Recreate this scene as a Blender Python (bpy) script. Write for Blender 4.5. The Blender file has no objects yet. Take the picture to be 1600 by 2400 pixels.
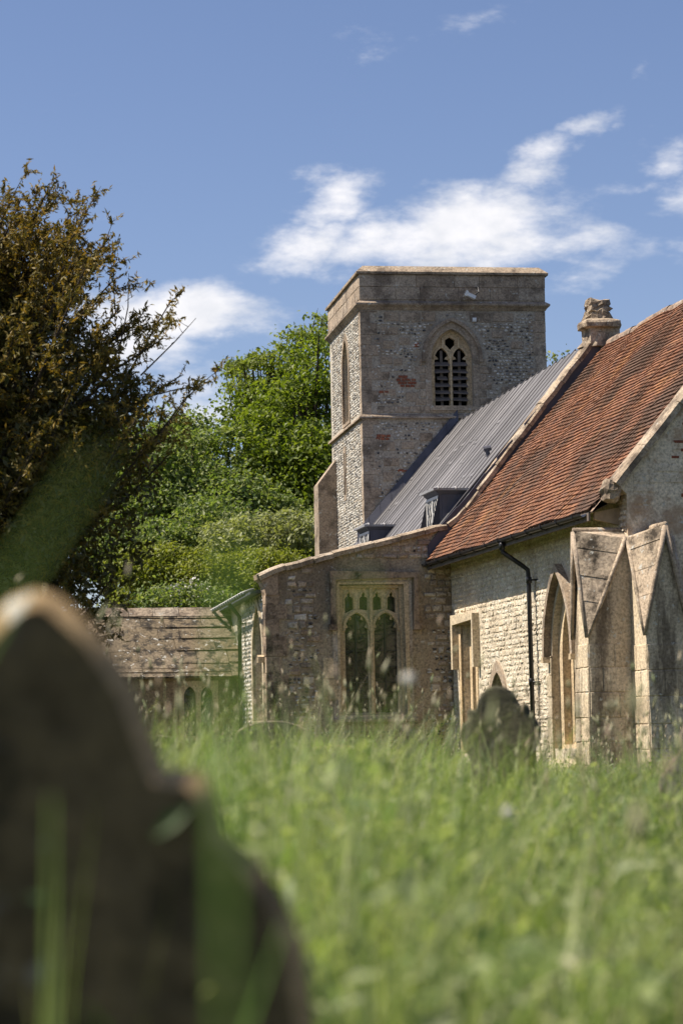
import bpy, math, random
import numpy as np
from mathutils import Vector, Matrix
from mathutils.geometry import tessellate_polygon
R = math.radians
sc = bpy.context.scene
COL = sc.collection

# ---------------------------------------------------------------- camera
cam = bpy.data.cameras.new('camera')
camo = bpy.data.objects.new('camera', cam); COL.objects.link(camo)
cam.sensor_fit = 'VERTICAL'; cam.sensor_height = 36.0; cam.lens = 85.0
cam.clip_start = 0.05; cam.clip_end = 3000
TH = math.atan(545/5667.0); RO = 0.02
fw = Vector((0, math.cos(TH), math.sin(TH))); u0 = Vector((0, -math.sin(TH), math.cos(TH))); r0 = Vector((1, 0, 0))
rr = math.cos(RO)*r0 - math.sin(RO)*u0; uu = math.cos(RO)*u0 + math.sin(RO)*r0
CM = Matrix((rr, uu, -fw)).transposed().to_4x4(); CM.translation = (0, 0, 0.9)
camo.matrix_world = CM
cam.dof.use_dof = True; cam.dof.focus_distance = 52.0; cam.dof.aperture_fstop = 2.8
sc.camera = camo

# ---------------------------------------------------------------- render / exposure
sc.render.engine = 'CYCLES'
sc.cycles.use_denoising = True
sc.cycles.max_bounces = 6; sc.cycles.transparent_max_bounces = 4
sc.view_settings.view_transform = 'Standard'; sc.view_settings.look = 'None'
sc.view_settings.gamma = 1.0; sc.view_settings.use_curve_mapping = False
sc.view_settings.exposure = 0.82

# ---------------------------------------------------------------- sun + sky
PHI = math.atan(1212/5667.0)            # the church's long axis, turned from the line of sight
SUN_EL = R(56)
_h = R(8)                               # a little west of square to the south walls
_n = Vector((-math.cos(PHI), -math.sin(PHI), 0)); _w = Vector((-math.sin(PHI), math.cos(PHI), 0))
sun_h = (_n*math.cos(_h) + _w*math.sin(_h)).normalized()
SUN = Vector((sun_h.x*math.cos(SUN_EL), sun_h.y*math.cos(SUN_EL), math.sin(SUN_EL)))
sl = bpy.data.lights.new('sun', 'SUN'); sl.energy = 5.0; sl.angle = R(0.53); sl.color = (1.0, 0.91, 0.78)
so = bpy.data.objects.new('sun', sl); COL.objects.link(so)
so.rotation_euler = SUN.to_track_quat('Z', 'Y').to_euler(); so.location = SUN*200

wd = bpy.data.worlds.new('World'); sc.world = wd; wd.use_nodes = True
class NG:
    def __init__(s, nt): s.nt = nt
    def n(s, t, ins=None, **kw):
        nd = s.nt.nodes.new(t)
        for k, v in kw.items(): setattr(nd, k, v)
        for k, v in (ins or {}).items():
            if isinstance(v, bpy.types.NodeSocket): s.nt.links.new(v, nd.inputs[k])
            else: nd.inputs[k].default_value = v
        return nd
    def math(s, op, a, b=0.0, clamp=False):
        return s.n('ShaderNodeMath', {0: a, 1: b}, operation=op, use_clamp=clamp).outputs[0]
    def ramp(s, fac, stops, interp='LINEAR'):
        nd = s.n('ShaderNodeValToRGB', {0: fac}); cr = nd.color_ramp; cr.interpolation = interp
        while len(cr.elements) < len(stops): cr.elements.new(0.5)
        for e, (p, c) in zip(cr.elements, stops):
            e.position = p; e.color = tuple(c) + (1,) if len(c) == 3 else c
        return nd.outputs[0]
    def mix(s, fac, a, b, mode='MIX'):
        nd = s.n('ShaderNodeMix', data_type='RGBA', blend_type=mode)
        for k, v in ((0, fac), (6, a), (7, b)):
            if isinstance(v, bpy.types.NodeSocket): s.nt.links.new(v, nd.inputs[k])
            else: nd.inputs[k].default_value = v if k == 0 else (tuple(v)+(1,) if len(v) == 3 else v)
        return nd.outputs[2]
    def mr(s, v, a, b, c=0.0, d=1.0, smooth=True):
        return s.n('ShaderNodeMapRange', {0: v, 1: a, 2: b, 3: c, 4: d}, interpolation_type='SMOOTHSTEP' if smooth else 'LINEAR').outputs[0]
    def noise(s, vec, scale, detail=5, rough=.55, dist=0.0):
        return s.n('ShaderNodeTexNoise', {'Vector': vec, 'Scale': scale, 'Detail': detail, 'Roughness': rough, 'Distortion': dist}).outputs[0]

wn = wd.node_tree; g = NG(wn)
bg = wn.nodes['Background']
sky = g.n('ShaderNodeTexSky', sky_type='NISHITA', sun_disc=False)
sky.sun_elevation = SUN_EL; sky.sun_rotation = math.atan2(SUN.x, SUN.y)
sky.altitude = 100; sky.air_density = 1.0; sky.dust_density = 0.3; sky.ozone_density = 3.5
tc = g.n('ShaderNodeTexCoord')
sep = g.n('ShaderNodeSeparateXYZ', {0: tc.outputs['Generated']})
az = g.math('MULTIPLY', g.math('ARCTAN2', sep.outputs[0], sep.outputs[1]), 5.667)
el = g.math('MULTIPLY', g.math('ARCSINE', sep.outputs[2]), 5.667)
v3 = g.n('ShaderNodeVectorMath', {0: tc.outputs['Generated'], 1: (5.667, 5.667, 7.5)}, operation='MULTIPLY').outputs[0]
warp = g.n('ShaderNodeTexNoise', {'Vector': v3, 'Scale': 3.2, 'Detail': 5.0, 'Roughness': .6}).outputs['Color']
wsep = g.n('ShaderNodeSeparateXYZ', {0: warp})
uc = g.math('ADD', az, g.math('MULTIPLY', g.math('SUBTRACT', wsep.outputs[0], .5), .26))
vc = g.math('ADD', el, g.math('MULTIPLY', g.math('SUBTRACT', wsep.outputs[1], .5), .20))
P2 = g.n('ShaderNodeCombineXYZ', {0: uc, 1: vc, 2: 0.0}).outputs[0]
# cumulus seen that day: azimuth, altitude, half length, half height, tilt, weight
BL = [(.0, 1.295, .13, .085, .4, 1.1), (-.08, 1.175, .15, .09, .3, 1.1), (.11, 1.165, .26, .09, .0, 1.15), (.36, 1.19, .26, .11, .1, 1.2), (.57, 1.15, .20, .06, -.1, .75),
      (.49, 1.335, .15, .065, .45, 1.0), (.63, 1.445, .08, .045, .5, .85), (.78, 1.37, .07, .07, .3, .7), (.80, 1.25, .10, .07, .2, .6), (.70, 1.29, .10, .03, .0, .4),
      (-.42, 1.00, .30, .085, .0, 1.2), (-.50, .90, .22, .10, .1, 1.0), (-.30, .80, .25, .10, .0, .95), (-.20, .98, .12, .06, .1, .7), (.0, .93, .2, .06, .2, .5), (-.50, 1.25, .12, .05, .3, .42), (.62, 1.08, .25, .05, .1, .5), (.33, 1.27, .2, .05, .3, .5), (.85, 1.1, .12, .05, .2, .5),
      (.15, 1.62, .3, .03, .25, .15), (-.47, 1.13, .08, .03, .2, .25), (.70, 1.55, .06, .04, .6, .35)]
tot = None
for (a, b, ra, rb, t, w) in BL:
    mp = g.n('ShaderNodeMapping', {'Vector': P2, 'Location': (a, b, 0), 'Rotation': (0, 0, t), 'Scale': (ra*1.5, rb*1.5, 1)}, vector_type='TEXTURE')
    ln = g.n('ShaderNodeVectorMath', {0: mp.outputs[0]}, operation='LENGTH').outputs['Value']
    f = g.mr(ln, 1.0, 0.0, 0.0, w)
    tot = f if tot is None else g.math('MAXIMUM', tot, f)
far = g.math('MULTIPLY', g.mr(g.math('ABSOLUTE', az), 1.2, 2.6), g.mr(g.noise(v3, .42, 3), .5, .68, 0, .8))
tot = g.math('MAXIMUM', tot, far)
vst = g.n('ShaderNodeMapping', {'Vector': v3, 'Rotation': (0, R(-22), 0), 'Scale': (.62, 1, 1.25)}).outputs[0]
fb = g.noise(vst, 5.6, 10, .64)
dens = g.mr(g.math('ADD', tot, g.math('MULTIPLY', g.math('SUBTRACT', fb, .5), 2.2)), .24, 1.22)
ccol = g.mix(g.mr(g.noise(v3, 7, 6), .35, .7), (9.6, 9.4, 9.5), (7.6, 7.7, 8.1))
skc = g.mix(1.0, sky.outputs[0], (1.10, 0.99, 1.05), 'MULTIPLY')
wn.links.new(g.mix(g.math('MULTIPLY', dens, .93), skc, ccol), bg.inputs[0])
bg.inputs[1].default_value = 0.064

# ---------------------------------------------------------------- mesh helpers
def link(o, parent=None, **props):
    COL.objects.link(o)
    if parent is not None: o.parent = parent
    for k, v in props.items(): o[k] = v
    return o
def tag(o, label=None, cat=None, group=None, kind=None):
    for k, v in (('label', label), ('category', cat), ('group', group), ('kind', kind)):
        if v: o[k] = v
    return o
def empty(name, loc, rz=0, **p):
    o = bpy.data.objects.new(name, None); o.location = loc; o.rotation_euler = (0, 0, rz); o.empty_display_size = .3
    return link(o, None, **p)
def np_mesh(name, v, f, mat, parent=None, smooth=False):
    v = np.asarray(v, np.float32); f = np.asarray(f, np.int32); k = f.shape[1]
    me = bpy.data.meshes.new(name); me.vertices.add(len(v)); me.vertices.foreach_set('co', v.ravel())
    me.loops.add(f.size); me.loops.foreach_set('vertex_index', f.ravel())
    me.polygons.add(len(f)); me.polygons.foreach_set('loop_start', np.arange(0, f.size, k, dtype=np.int32))
    me.update(calc_edges=True); me.materials.append(mat)
    if smooth: me.polygons.foreach_set('use_smooth', [True]*len(f))
    o = bpy.data.objects.new(name, me); return link(o, parent)
class MB:
    def __init__(s, M=None): s.v = []; s.f = []; s.M = M
    def add(s, vs, fs):
        o = len(s.v)
        s.v += [tuple(s.M @ Vector(p)) for p in vs] if s.M else [tuple(p) for p in vs]
        s.f += [[i+o for i in f] for f in fs]
        return s
    def box(s, x0, x1, y0, y1, z0, z1, j=0, rng=None):
        vs = [(x, y, z) for z in (z0, z1) for y in (y0, y1) for x in (x0, x1)]
        if j: vs = [tuple(c+rng.uniform(-j, j) for c in p) for p in vs]
        return s.add(vs, [(0, 2, 3, 1), (4, 5, 7, 6), (0, 1, 5, 4), (2, 6, 7, 3), (0, 4, 6, 2), (1, 3, 7, 5)])
    def plate(s, outer, holes, fn, w0, w1, back=True, outer_side=True):
        """flat plate with holes: outline in (a, z), front at w0, back at w1, holes lined through"""
        loops = [outer]+list(holes)
        flat = [p for l in loops for p in l]
        tri = tessellate_polygon([[Vector((p[0], p[1], 0)) for p in l] for l in loops])
        n = len(flat)
        vs = [fn(a, z, w0) for a, z in flat]+[fn(a, z, w1) for a, z in flat]
        fs = [list(t) for t in tri]
        if back: fs += [[i+n for i in reversed(t)] for t in tri]
        o = 0
        for li, l in enumerate(loops):
            m = len(l)
            if li or outer_side:
                for i in range(m): fs.append([o+i, o+(i+1) % m, o+(i+1) % m+n, o+i+n])
            o += m
        return s.add(vs, fs)
    def tube(s, pts, r, n=8, cap=True):
        pts = [Vector(p) for p in pts]; rs = r if isinstance(r, (list, tuple)) else [r]*len(pts)
        vs = []; fs = []; prev = None
        for i, p in enumerate(pts):
            d = (pts[min(i+1, len(pts)-1)]-pts[max(i-1, 0)]).normalized()
            a = Vector((0, 0, 1)) if abs(d.z) < .9 else Vector((1, 0, 0))
            if prev is not None: a = prev
            x = (a-d*a.dot(d)).normalized(); y = d.cross(x); prev = x
            for k in range(n):
                t = 2*math.pi*k/n; vs.append(p+(x*math.cos(t)+y*math.sin(t))*rs[i])
        for i in range(len(pts)-1):
            for k in range(n): fs.append([i*n+k, i*n+(k+1) % n, (i+1)*n+(k+1) % n, (i+1)*n+k])
        if cap: fs += [list(range(n))[::-1], [(len(pts)-1)*n+k for k in range(n)]]
        return s.add(vs, fs)
    def stone(s, fn, a0, a1, z0, z1, proud, rng, ch=.014, jit=.008, back=-.03):
        c = [(a0, z0), (a1, z0), (a1, z1), (a0, z1)]
        c = [(a+rng.uniform(-jit, jit), z+rng.uniform(-jit, jit)) for a, z in c]
        ca, cz = (a0+a1)/2, (z0+z1)/2
        def ins(a, z, k): return (a+(k if a < ca else -k), z+(k if z < cz else -k))
        p = [proud*rng.uniform(.8, 1.2) for _ in c]
        vs = [fn(a, z, back) for a, z in c]+[fn(*ins(a, z, ch*.25), q-ch*.75) for (a, z), q in zip(c, p)]+[fn(*ins(a, z, ch), q) for (a, z), q in zip(c, p)]
        fs = []
        for l in (0, 4):
            for i in range(4): fs.append([l+i, l+(i+1) % 4, l+4+(i+1) % 4, l+4+i])
        fs.append([8, 9, 10, 11])
        return s.add(vs, fs)
    def flint(s, fn, a, z, w, h, proud, rng, n=7):
        t0 = rng.uniform(0, 6); vs = []; rt = rng.uniform(-.5, .5)
        ct, st = math.cos(rt), math.sin(rt)
        rad = [rng.uniform(.8, 1.12) for _ in range(n)]
        for k, q in ((1.0, -.01), (.72, proud*.8)):
            for i in range(n):
                t = t0+2*math.pi*i/n; x = math.cos(t)*w/2*rad[i]*k; y = math.sin(t)*h/2*rad[i]*k
                vs.append(fn(a+x*ct-y*st*h/w, z+x*st*.6+y*ct, q*rng.uniform(.7, 1.2)))
        vs.append(fn(a+rng.uniform(-.2, .2)*w, z+rng.uniform(-.2, .2)*h, proud*rng.uniform(.7, 1.25)))
        fs = [[i, (i+1) % n, n+(i+1) % n, n+i] for i in range(n)]+[[n+i, n+(i+1) % n, 2*n] for i in range(n)]
        return s.add(vs, fs)
    def build(s, name, mat, parent=None, smooth=False, kind=None):
        me = bpy.data.meshes.new(name); me.from_pydata(s.v, [], s.f); me.update(); me.materials.append(mat)
        if smooth: me.polygons.foreach_set('use_smooth', [True]*len(me.polygons))
        o = bpy.data.objects.new(name, me); link(o, parent)
        if kind: o['kind'] = kind
        return o
def arch(c, hw, zs, zsp, za, n=10):
    """pointed opening: sill zs, springing zsp, apex za; counter-clockwise in (a, z)"""
    ri = za-zsp; Rr = (hw*hw+ri*ri)/(2*hw); tm = math.asin(min(1, ri/Rr))
    Rt = [(c+hw-Rr+Rr*math.cos(tm*i/n), zsp+Rr*math.sin(tm*i/n)) for i in range(n)]
    Lt = [(2*c-a, z) for a, z in reversed(Rt)]
    return [(c-hw, zs), (c+hw, zs)]+Rt+[(c, za)]+Lt
def archline(c, hw, zsp, za, n=10, drop=0):
    p = arch(c, hw, zsp-max(drop, .001), zsp, za, n)
    return p[1:]+[p[0]]
def inpoly(p, poly):
    x, y = p; r = False; j = len(poly)-1
    for i in range(len(poly)):
        xi, yi = poly[i]; xj, yj = poly[j]
        if (yi > y) != (yj > y) and x < (xj-xi)*(y-yi)/(yj-yi)+xi: r = not r
        j = i
    return r
def rubble(rng, a0, a1, z0, z1, hr, wr, wall, holes=(), gap=.008):
    out = []; z = z0
    while z < z1:
        h = rng.uniform(*hr); a = a0-rng.uniform(0, wr[1]*.6)
        while a < a1:
            w = rng.uniform(*wr)
            q = (max(a, a0)+gap, min(a+w, a1)-gap, z+gap+rng.uniform(0, .01), z+h-gap-rng.uniform(0, .012)); a += w
            if q[1]-q[0] < .04: continue
            cs = [(q[0], q[2]), (q[1], q[2]), (q[1], q[3]), (q[0], q[3]), ((q[0]+q[1])/2, (q[2]+q[3])/2)]
            if all(inpoly(c, wall) for c in cs) and not any(inpoly(c, hp) for hp in holes for c in cs): out.append(q)
        z += h
    return out
def rect(a0, a1, z0, z1): return [(a0, z0), (a1, z0), (a1, z1), (a0, z1)]
def strip_along(mb, pts, fn, half, w0, w1):
    """square moulding that follows a line of (a, z) points, mitred"""
    m = len(pts); A = []; B = []
    for i, (a, z) in enumerate(pts):
        p, q = pts[max(i-1, 0)], pts[min(i+1, m-1)]
        d = Vector((q[0]-p[0], q[1]-p[1])).normalized(); nx, nz = -d.y, d.x
        k = half
        if 0 < i < m-1:
            d1 = Vector((a-p[0], z-p[1])).normalized(); k = half/max(.45, abs(Vector((-d1.y, d1.x)).dot(Vector((nx, nz)))))
        A.append((a+nx*k, z+nz*k)); B.append((a-nx*k, z-nz*k))
    mb.plate(A+B[::-1], [], fn, w1, w0)

# ---------------------------------------------------------------- materials
def mat(name):
    m = bpy.data.materials.new(name); m.use_nodes = True; nt = m.node_tree
    return m, NG(nt), nt.nodes['Principled BSDF'], nt
def rnd_of(g):
    a = g.n('ShaderNodeNewGeometry').outputs['Random Per Island']; b = g.n('ShaderNodeObjectInfo').outputs['Random']
    return g.math('FRACT', g.math('ADD', a, b))
def stone_mat(name, cols, stain=(.03, .025, .02), stain_amt=.4, stain_scale=1.1, lichen=.25, orange=.1, rough=.92, bump=.5, grain=22, vary=.35, streak=False, joints=None):
    m, g, b, nt = mat(name)
    pos = g.n('ShaderNodeNewGeometry').outputs['Position']
    if len(cols) == 1: cols = [cols[0], tuple(c*.9 for c in cols[0])]
    n = len(cols)
    base = g.ramp(rnd_of(g), [(i/(n-1) if n > 1 else 0, c) for i, c in enumerate(cols)])
    big = g.noise(pos, .9, 4)
    base = g.mix(g.mr(big, .35, .65, 0, vary), base, tuple(c*.62 for c in cols[0]))
    fine = g.noise(pos, grain, 6, .65)
    base = g.mix(1.0, base, g.ramp(fine, [(.3, (.5, .48, .45)), (.5, (1, 1, 1)), (.68, (1.4, 1.38, 1.32))]), 'MULTIPLY')
    if joints:
        bt = g.n('ShaderNodeTexBrick', {'Vector': joints[0](g, pos), 'Color1': (1, 1, 1, 1), 'Color2': (.8, .78, .75, 1), 'Mortar': (.55, .52, .47, 1), 'Scale': 1.0, 'Mortar Size': .012, 'Brick Width': joints[1], 'Row Height': joints[2]})
        base = g.mix(1.0, base, bt.outputs[0], 'MULTIPLY')
    if stain_amt > 0:
        if streak:
            sp = g.n('ShaderNodeVectorMath', {0: pos, 1: (1, 1, .22)}, operation='MULTIPLY').outputs[0]
        else: sp = pos
        s = g.mr(g.noise(sp, stain_scale*(1.6 if streak else 1), 8, .68), .46, .62, 0, stain_amt)
        base = g.mix(s, base, stain)
    if lichen > 0:
        l = g.mr(g.noise(pos, 7.5, 7, .7), .60, .66, 0, lichen*2)
        base = g.mix(g.math('MINIMUM', l, .85), base, (.50, .49, .44))
    if orange > 0:
        l = g.mr(g.noise(pos, 4.3, 8, .72, .6), .66, .72, 0, orange*2)
        base = g.mix(g.math('MINIMUM', l, .8), base, (.36, .17, .045))
    nt.links.new(base, b.inputs['Base Color']); b.inputs['Roughness'].default_value = rough; b.inputs['Specular IOR Level'].default_value = .2
    h = g.math('ADD', g.math('MULTIPLY', g.noise(pos, grain*.5, 8, .7), 1.0), g.math('MULTIPLY', g.noise(pos, 3.0, 3), .8))
    bp = g.n('ShaderNodeBump', {'Strength': bump, 'Distance': .035, 'Height': h}); nt.links.new(bp.outputs[0], b.inputs['Normal'])
    return m
def flint_mat(name, stops):
    m, g, b, nt = mat(name); pos = g.n('ShaderNodeNewGeometry').outputs['Position']
    base = g.ramp(rnd_of(g), stops)
    base = g.mix(g.mr(g.noise(pos, 24, 5, .7), .45, .66, 0, .5), base, (.46, .44, .39))
    base = g.mix(g.mr(g.noise(pos, 1.3, 6, .6), .5, .7, 0, .3), base, (.14, .10, .065))
    nt.links.new(base, b.inputs['Base Color']); b.inputs['Roughness'].default_value = .6; b.inputs['Specular IOR Level'].default_value = .3
    bp = g.n('ShaderNodeBump', {'Strength': .5, 'Distance': .02, 'Height': g.noise(pos, 40, 4)}); nt.links.new(bp.outputs[0], b.inputs['Normal'])
    return m
def plain_mat(name, col, rough=.6, metal=0, var=.25, scale=4, bump=0.0, spec=.4, rand=0.0):
    m, g, b, nt = mat(name); pos = g.n('ShaderNodeNewGeometry').outputs['Position']
    base = g.mix(g.mr(g.noise(pos, scale, 6, .65), .35, .7, 0, var), col, tuple(c*.45 for c in col))
    if rand: base = g.mix(1.0, base, g.ramp(g.n('ShaderNodeObjectInfo').outputs['Random'], [(0, (1-rand,)*3), (1, (1+rand,)*3)]), 'MULTIPLY')
    nt.links.new(base, b.inputs['Base Color']); b.inputs['Roughness'].default_value = rough; b.inputs['Metallic'].default_value = metal; b.inputs['Specular IOR Level'].default_value = spec
    if bump:
        bp = g.n('ShaderNodeBump', {'Strength': bump, 'Distance': .02, 'Height': g.noise(pos, scale*6, 5)}); nt.links.new(bp.outputs[0], b.inputs['Normal'])
    return m
def leaf_mat(name, cols, trans=.35, rough=.5, tcol=None, patch=None):
    m, g, b, nt = mat(name)
    geo = g.n('ShaderNodeNewGeometry')
    base = g.ramp(geo.outputs['Random Per Island'], [(i/(len(cols)-1), c) for i, c in enumerate(cols)])
    if patch:
        base = g.mix(g.mr(g.noise(geo.outputs['Position'], patch[1], 3), .4, .62, 0, patch[2]), base, patch[0])
    if patch and len(patch) > 3: base = g.mix(g.mr(g.noise(geo.outputs['Position'], patch[4], 4), .5, .66, 0, patch[5]), base, patch[3])
    nt.links.new(base, b.inputs['Base Color']); b.inputs['Roughness'].default_value = rough; b.inputs['Specular IOR Level'].default_value = .3
    tr = g.n('ShaderNodeBsdfTranslucent', {0: g.mix(1.0, base, tcol or (1.5, 1.6, .6), 'MULTIPLY')})
    mx = g.n('ShaderNodeMixShader', {0: trans, 1: b.outputs[0], 2: tr.outputs[0]})
    nt.links.new(mx.outputs[0], nt.nodes['Material Output'].inputs[0])
    return m

M = {}
M['ashlar'] = stone_mat('weathered_ashlar', [(.40, .315, .235), (.33, .26, .195), (.46, .38, .295)], stain_amt=.55, stain_scale=1.6, lichen=.45, orange=.14)
M['parapet'] = stone_mat('parapet_stone', [(.40, .315, .235), (.34, .27, .205), (.45, .375, .295)], stain=(.07, .05, .038), stain_amt=.6, stain_scale=1.5, lichen=.5, orange=.22)
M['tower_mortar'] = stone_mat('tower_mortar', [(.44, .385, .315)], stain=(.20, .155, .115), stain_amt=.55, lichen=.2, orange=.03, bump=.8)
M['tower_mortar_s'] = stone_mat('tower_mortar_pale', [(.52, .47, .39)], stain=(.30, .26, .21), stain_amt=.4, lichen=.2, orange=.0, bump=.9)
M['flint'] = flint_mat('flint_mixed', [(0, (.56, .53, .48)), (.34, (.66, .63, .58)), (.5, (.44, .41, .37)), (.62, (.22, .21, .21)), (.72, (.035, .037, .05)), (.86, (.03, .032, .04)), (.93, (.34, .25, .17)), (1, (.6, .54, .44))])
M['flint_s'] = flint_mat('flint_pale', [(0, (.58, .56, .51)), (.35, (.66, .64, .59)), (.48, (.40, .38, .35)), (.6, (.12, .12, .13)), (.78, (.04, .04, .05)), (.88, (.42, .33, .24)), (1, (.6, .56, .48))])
M['aisle_mortar'] = stone_mat('aisle_mortar', [(.40, .325, .235)], stain=(.09, .065, .045), stain_amt=.5, stain_scale=.8, lichen=.35, orange=.08, bump=.9)
M['aisle_stone'] = stone_mat('aisle_rubble', [(.62, .56, .47), (.28, .20, .135), (.72, .67, .59), (.36, .25, .16), (.64, .54, .41), (.20, .155, .12), (.55, .47, .37)], stain=(.08, .058, .042), stain_amt=.4, stain_scale=1.4, lichen=.5, orange=.10, bump=.8)
M['quoin_dark'] = stone_mat('stained_quoin', [(.37, .275, .195), (.33, .245, .175), (.42, .32, .23)], stain=(.04, .03, .024), stain_amt=.95, stain_scale=1.5, lichen=.25, orange=.3)
M['aisle_flint'] = flint_mat('flint_in_aisle', [(0, (.60, .58, .54)), (.3, (.48, .45, .41)), (.45, (.03, .03, .037)), (.78, (.02, .021, .027)), (.88, (.36, .26, .18)), (1, (.62, .58, .52))])
M['dress'] = stone_mat('golden_dressed_stone', [(.58, .45, .29), (.52, .39, .24), (.62, .49, .33)], stain_amt=.2, lichen=.12, orange=.06, bump=.3)
M['dress_pale'] = stone_mat('pale_dressed_stone', [(.55, .46, .33), (.50, .41, .29)], stain_amt=.25, lichen=.25, orange=.08, bump=.4)
M['chancel_mortar'] = stone_mat('chancel_mortar', [(.60, .52, .40)], stain=(.33, .26, .18), stain_amt=.5, lichen=.15, orange=.02, bump=1.0)
M['chancel_stone'] = stone_mat('chancel_rubble', [(.70, .63, .51), (.63, .55, .42), (.74, .68, .57), (.66, .55, .40), (.56, .49, .39)], stain=(.30, .24, .17), stain_amt=.4, lichen=.25, orange=.04, bump=.9)
M['gable_render'] = stone_mat('lichened_gable_render', [(.68, .58, .44)], stain=(.34, .22, .13), stain_amt=.75, stain_scale=1.6, lichen=.5, orange=.05, bump=.5)
M['band_render'] = stone_mat('gable_band_render', [(.36, .29, .21)], stain=(.22, .165, .115), stain_amt=.6, lichen=.2, orange=.04, bump=.4)
M['buttress'] = stone_mat('buttress_stone', [(.60, .49, .345), (.56, .45, .315), (.64, .54, .40)], stain=(.07, .048, .032), stain_amt=.75, stain_scale=1.1, lichen=.5, orange=.12, streak=True)
M['buttress_top'] = stone_mat('buttress_weathering', [(.46, .365, .27), (.40, .32, .235)], stain=(.03, .024, .018), stain_amt=.95, stain_scale=1.5, lichen=.6, orange=.1)
M['coping'] = stone_mat('lichened_coping', [(.43, .34, .25), (.37, .29, .21), (.48, .40, .31)], stain=(.05, .035, .028), stain_amt=.65, stain_scale=2.2, lichen=.6, orange=.2, bump=.9)
M['brick'] = stone_mat('red_brick', [(.30, .105, .06), (.26, .085, .05), (.34, .14, .085)], stain_amt=.3, lichen=.2, orange=.0)
M['slab'] = stone_mat('porch_stone_slate', [(.20, .155, .10), (.165, .13, .085), (.25, .20, .14)], stain=(.03, .026, .022), stain_amt=.95, stain_scale=4.5, lichen=.9, orange=.15, bump=.9)
M['porch_wall'] = stone_mat('porch_wall_stone', [(.32, .23, .14), (.28, .20, .125), (.36, .27, .18)], stain=(.06, .042, .03), stain_amt=.55, lichen=.15, orange=.05)
M['lead'] = plain_mat('dark_lead', (.075, .075, .095), .55, .0, .5, 3, .2)
M['lead_roof'] = plain_mat('lead_sheet', (.165, .158, .16), .55, .0, .55, 1.1, .12, rand=.3)
M['seam'] = plain_mat('shaded_lead_roll', (.022, .019, .026), .6, .1, .3, 3)  # near-black so the shade on the rolls' east sides is in the colour
M['lead_roll'] = plain_mat('lead_roll', (.30, .29, .29), .45, .2, .35, 3)
M['iron'] = plain_mat('black_painted_iron', (.018, .017, .019), .38, 0, .3, 6)
M['wood'] = plain_mat('grey_oak', (.17, .14, .12), .85, 0, .6, 7, .4, .2)
M['bare_wood'] = plain_mat('bare_rafter', (.40, .30, .19), .8, 0, .5, 6, .3, .2)
M['void'] = plain_mat('dark_interior', (.01, .01, .012), .9, 0, 0, 1)
M['white_metal'] = plain_mat('white_enamel', (.75, .76, .78), .35, 0, .2, 8)
M['white_frame'] = plain_mat('painted_frame', (.62, .60, .57), .6, 0, .3, 9)

def glass(name, cols):
    m, g, b, nt = mat(name); pos = g.n('ShaderNodeNewGeometry').outputs['Position']
    w = g.noise(pos, 3.5, 3, .5, 2.5)
    c = g.mix(g.mr(w, .45, .58), g.ramp(rnd_of(g), [(0, cols[0]), (1, cols[1])]), cols[2])  # brown and dark swirls in the pane colour stand for wavy reflections
    nt.links.new(c, b.inputs['Base Color']); b.inputs['Roughness'].default_value = .05; b.inputs['Specular IOR Level'].default_value = .28
    bp = g.n('ShaderNodeBump', {'Strength': .25, 'Distance': .05, 'Height': g.noise(pos, 4, 2, .5, 1.5)}); nt.links.new(bp.outputs[0], b.inputs['Normal'])
    return m
M['glass'] = glass('old_leaded_glass', [(.045, .038, .03), (.10, .082, .06), (.014, .013, .013)])
M['dormer_glass'] = glass('lattice_glass', [(.03, .03, .03), (.05, .05, .05), (.012, .012, .012)])

def tile_mat():
    m, g, b, nt = mat('clay_tile'); pos = g.n('ShaderNodeNewGeometry').outputs['Position']
    base = g.ramp(rnd_of(g), [(0, (.15, .072, .045)), (.3, (.195, .091, .053)), (.6, (.235, .112, .063)), (.8, (.12, .068, .05)), (1, (.275, .135, .072))])
    d = g.mr(g.noise(pos, .55, 4, .6), .47, .62, 0, .85)
    base = g.mix(d, base, (.085, .055, .040))
    o = g.mr(g.noise(pos, .8, 3, .6, .5), .56, .68, 0, .55)
    base = g.mix(o, base, (.30, .145, .06))
    base = g.mix(1.0, base, g.ramp(g.noise(pos, 9, 6, .7), [(.3, (.6, .58, .55)), (.5, (1, 1, 1)), (.72, (1.25, 1.22, 1.2))]), 'MULTIPLY')
    l = g.mr(g.noise(pos, 6.5, 8, .75), .70, .74, 0, .8)
    base = g.mix(l, base, (.55, .50, .45))
    nt.links.new(base, b.inputs['Base Color']); b.inputs['Roughness'].default_value = .88; b.inputs['Specular IOR Level'].default_value = .2
    bp = g.n('ShaderNodeBump', {'Strength': .5, 'Distance': .012, 'Height': g.noise(pos, 30, 6)}); nt.links.new(bp.outputs[0], b.inputs['Normal'])
    return m
M['tile'] = tile_mat()
M['ridge'] = stone_mat('lichened_ridge', [(.30, .22, .17), (.26, .185, .14), (.36, .28, .22)], stain=(.06, .045, .035), stain_amt=.6, stain_scale=3, lichen=.7, orange=.1, bump=.8)

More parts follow.
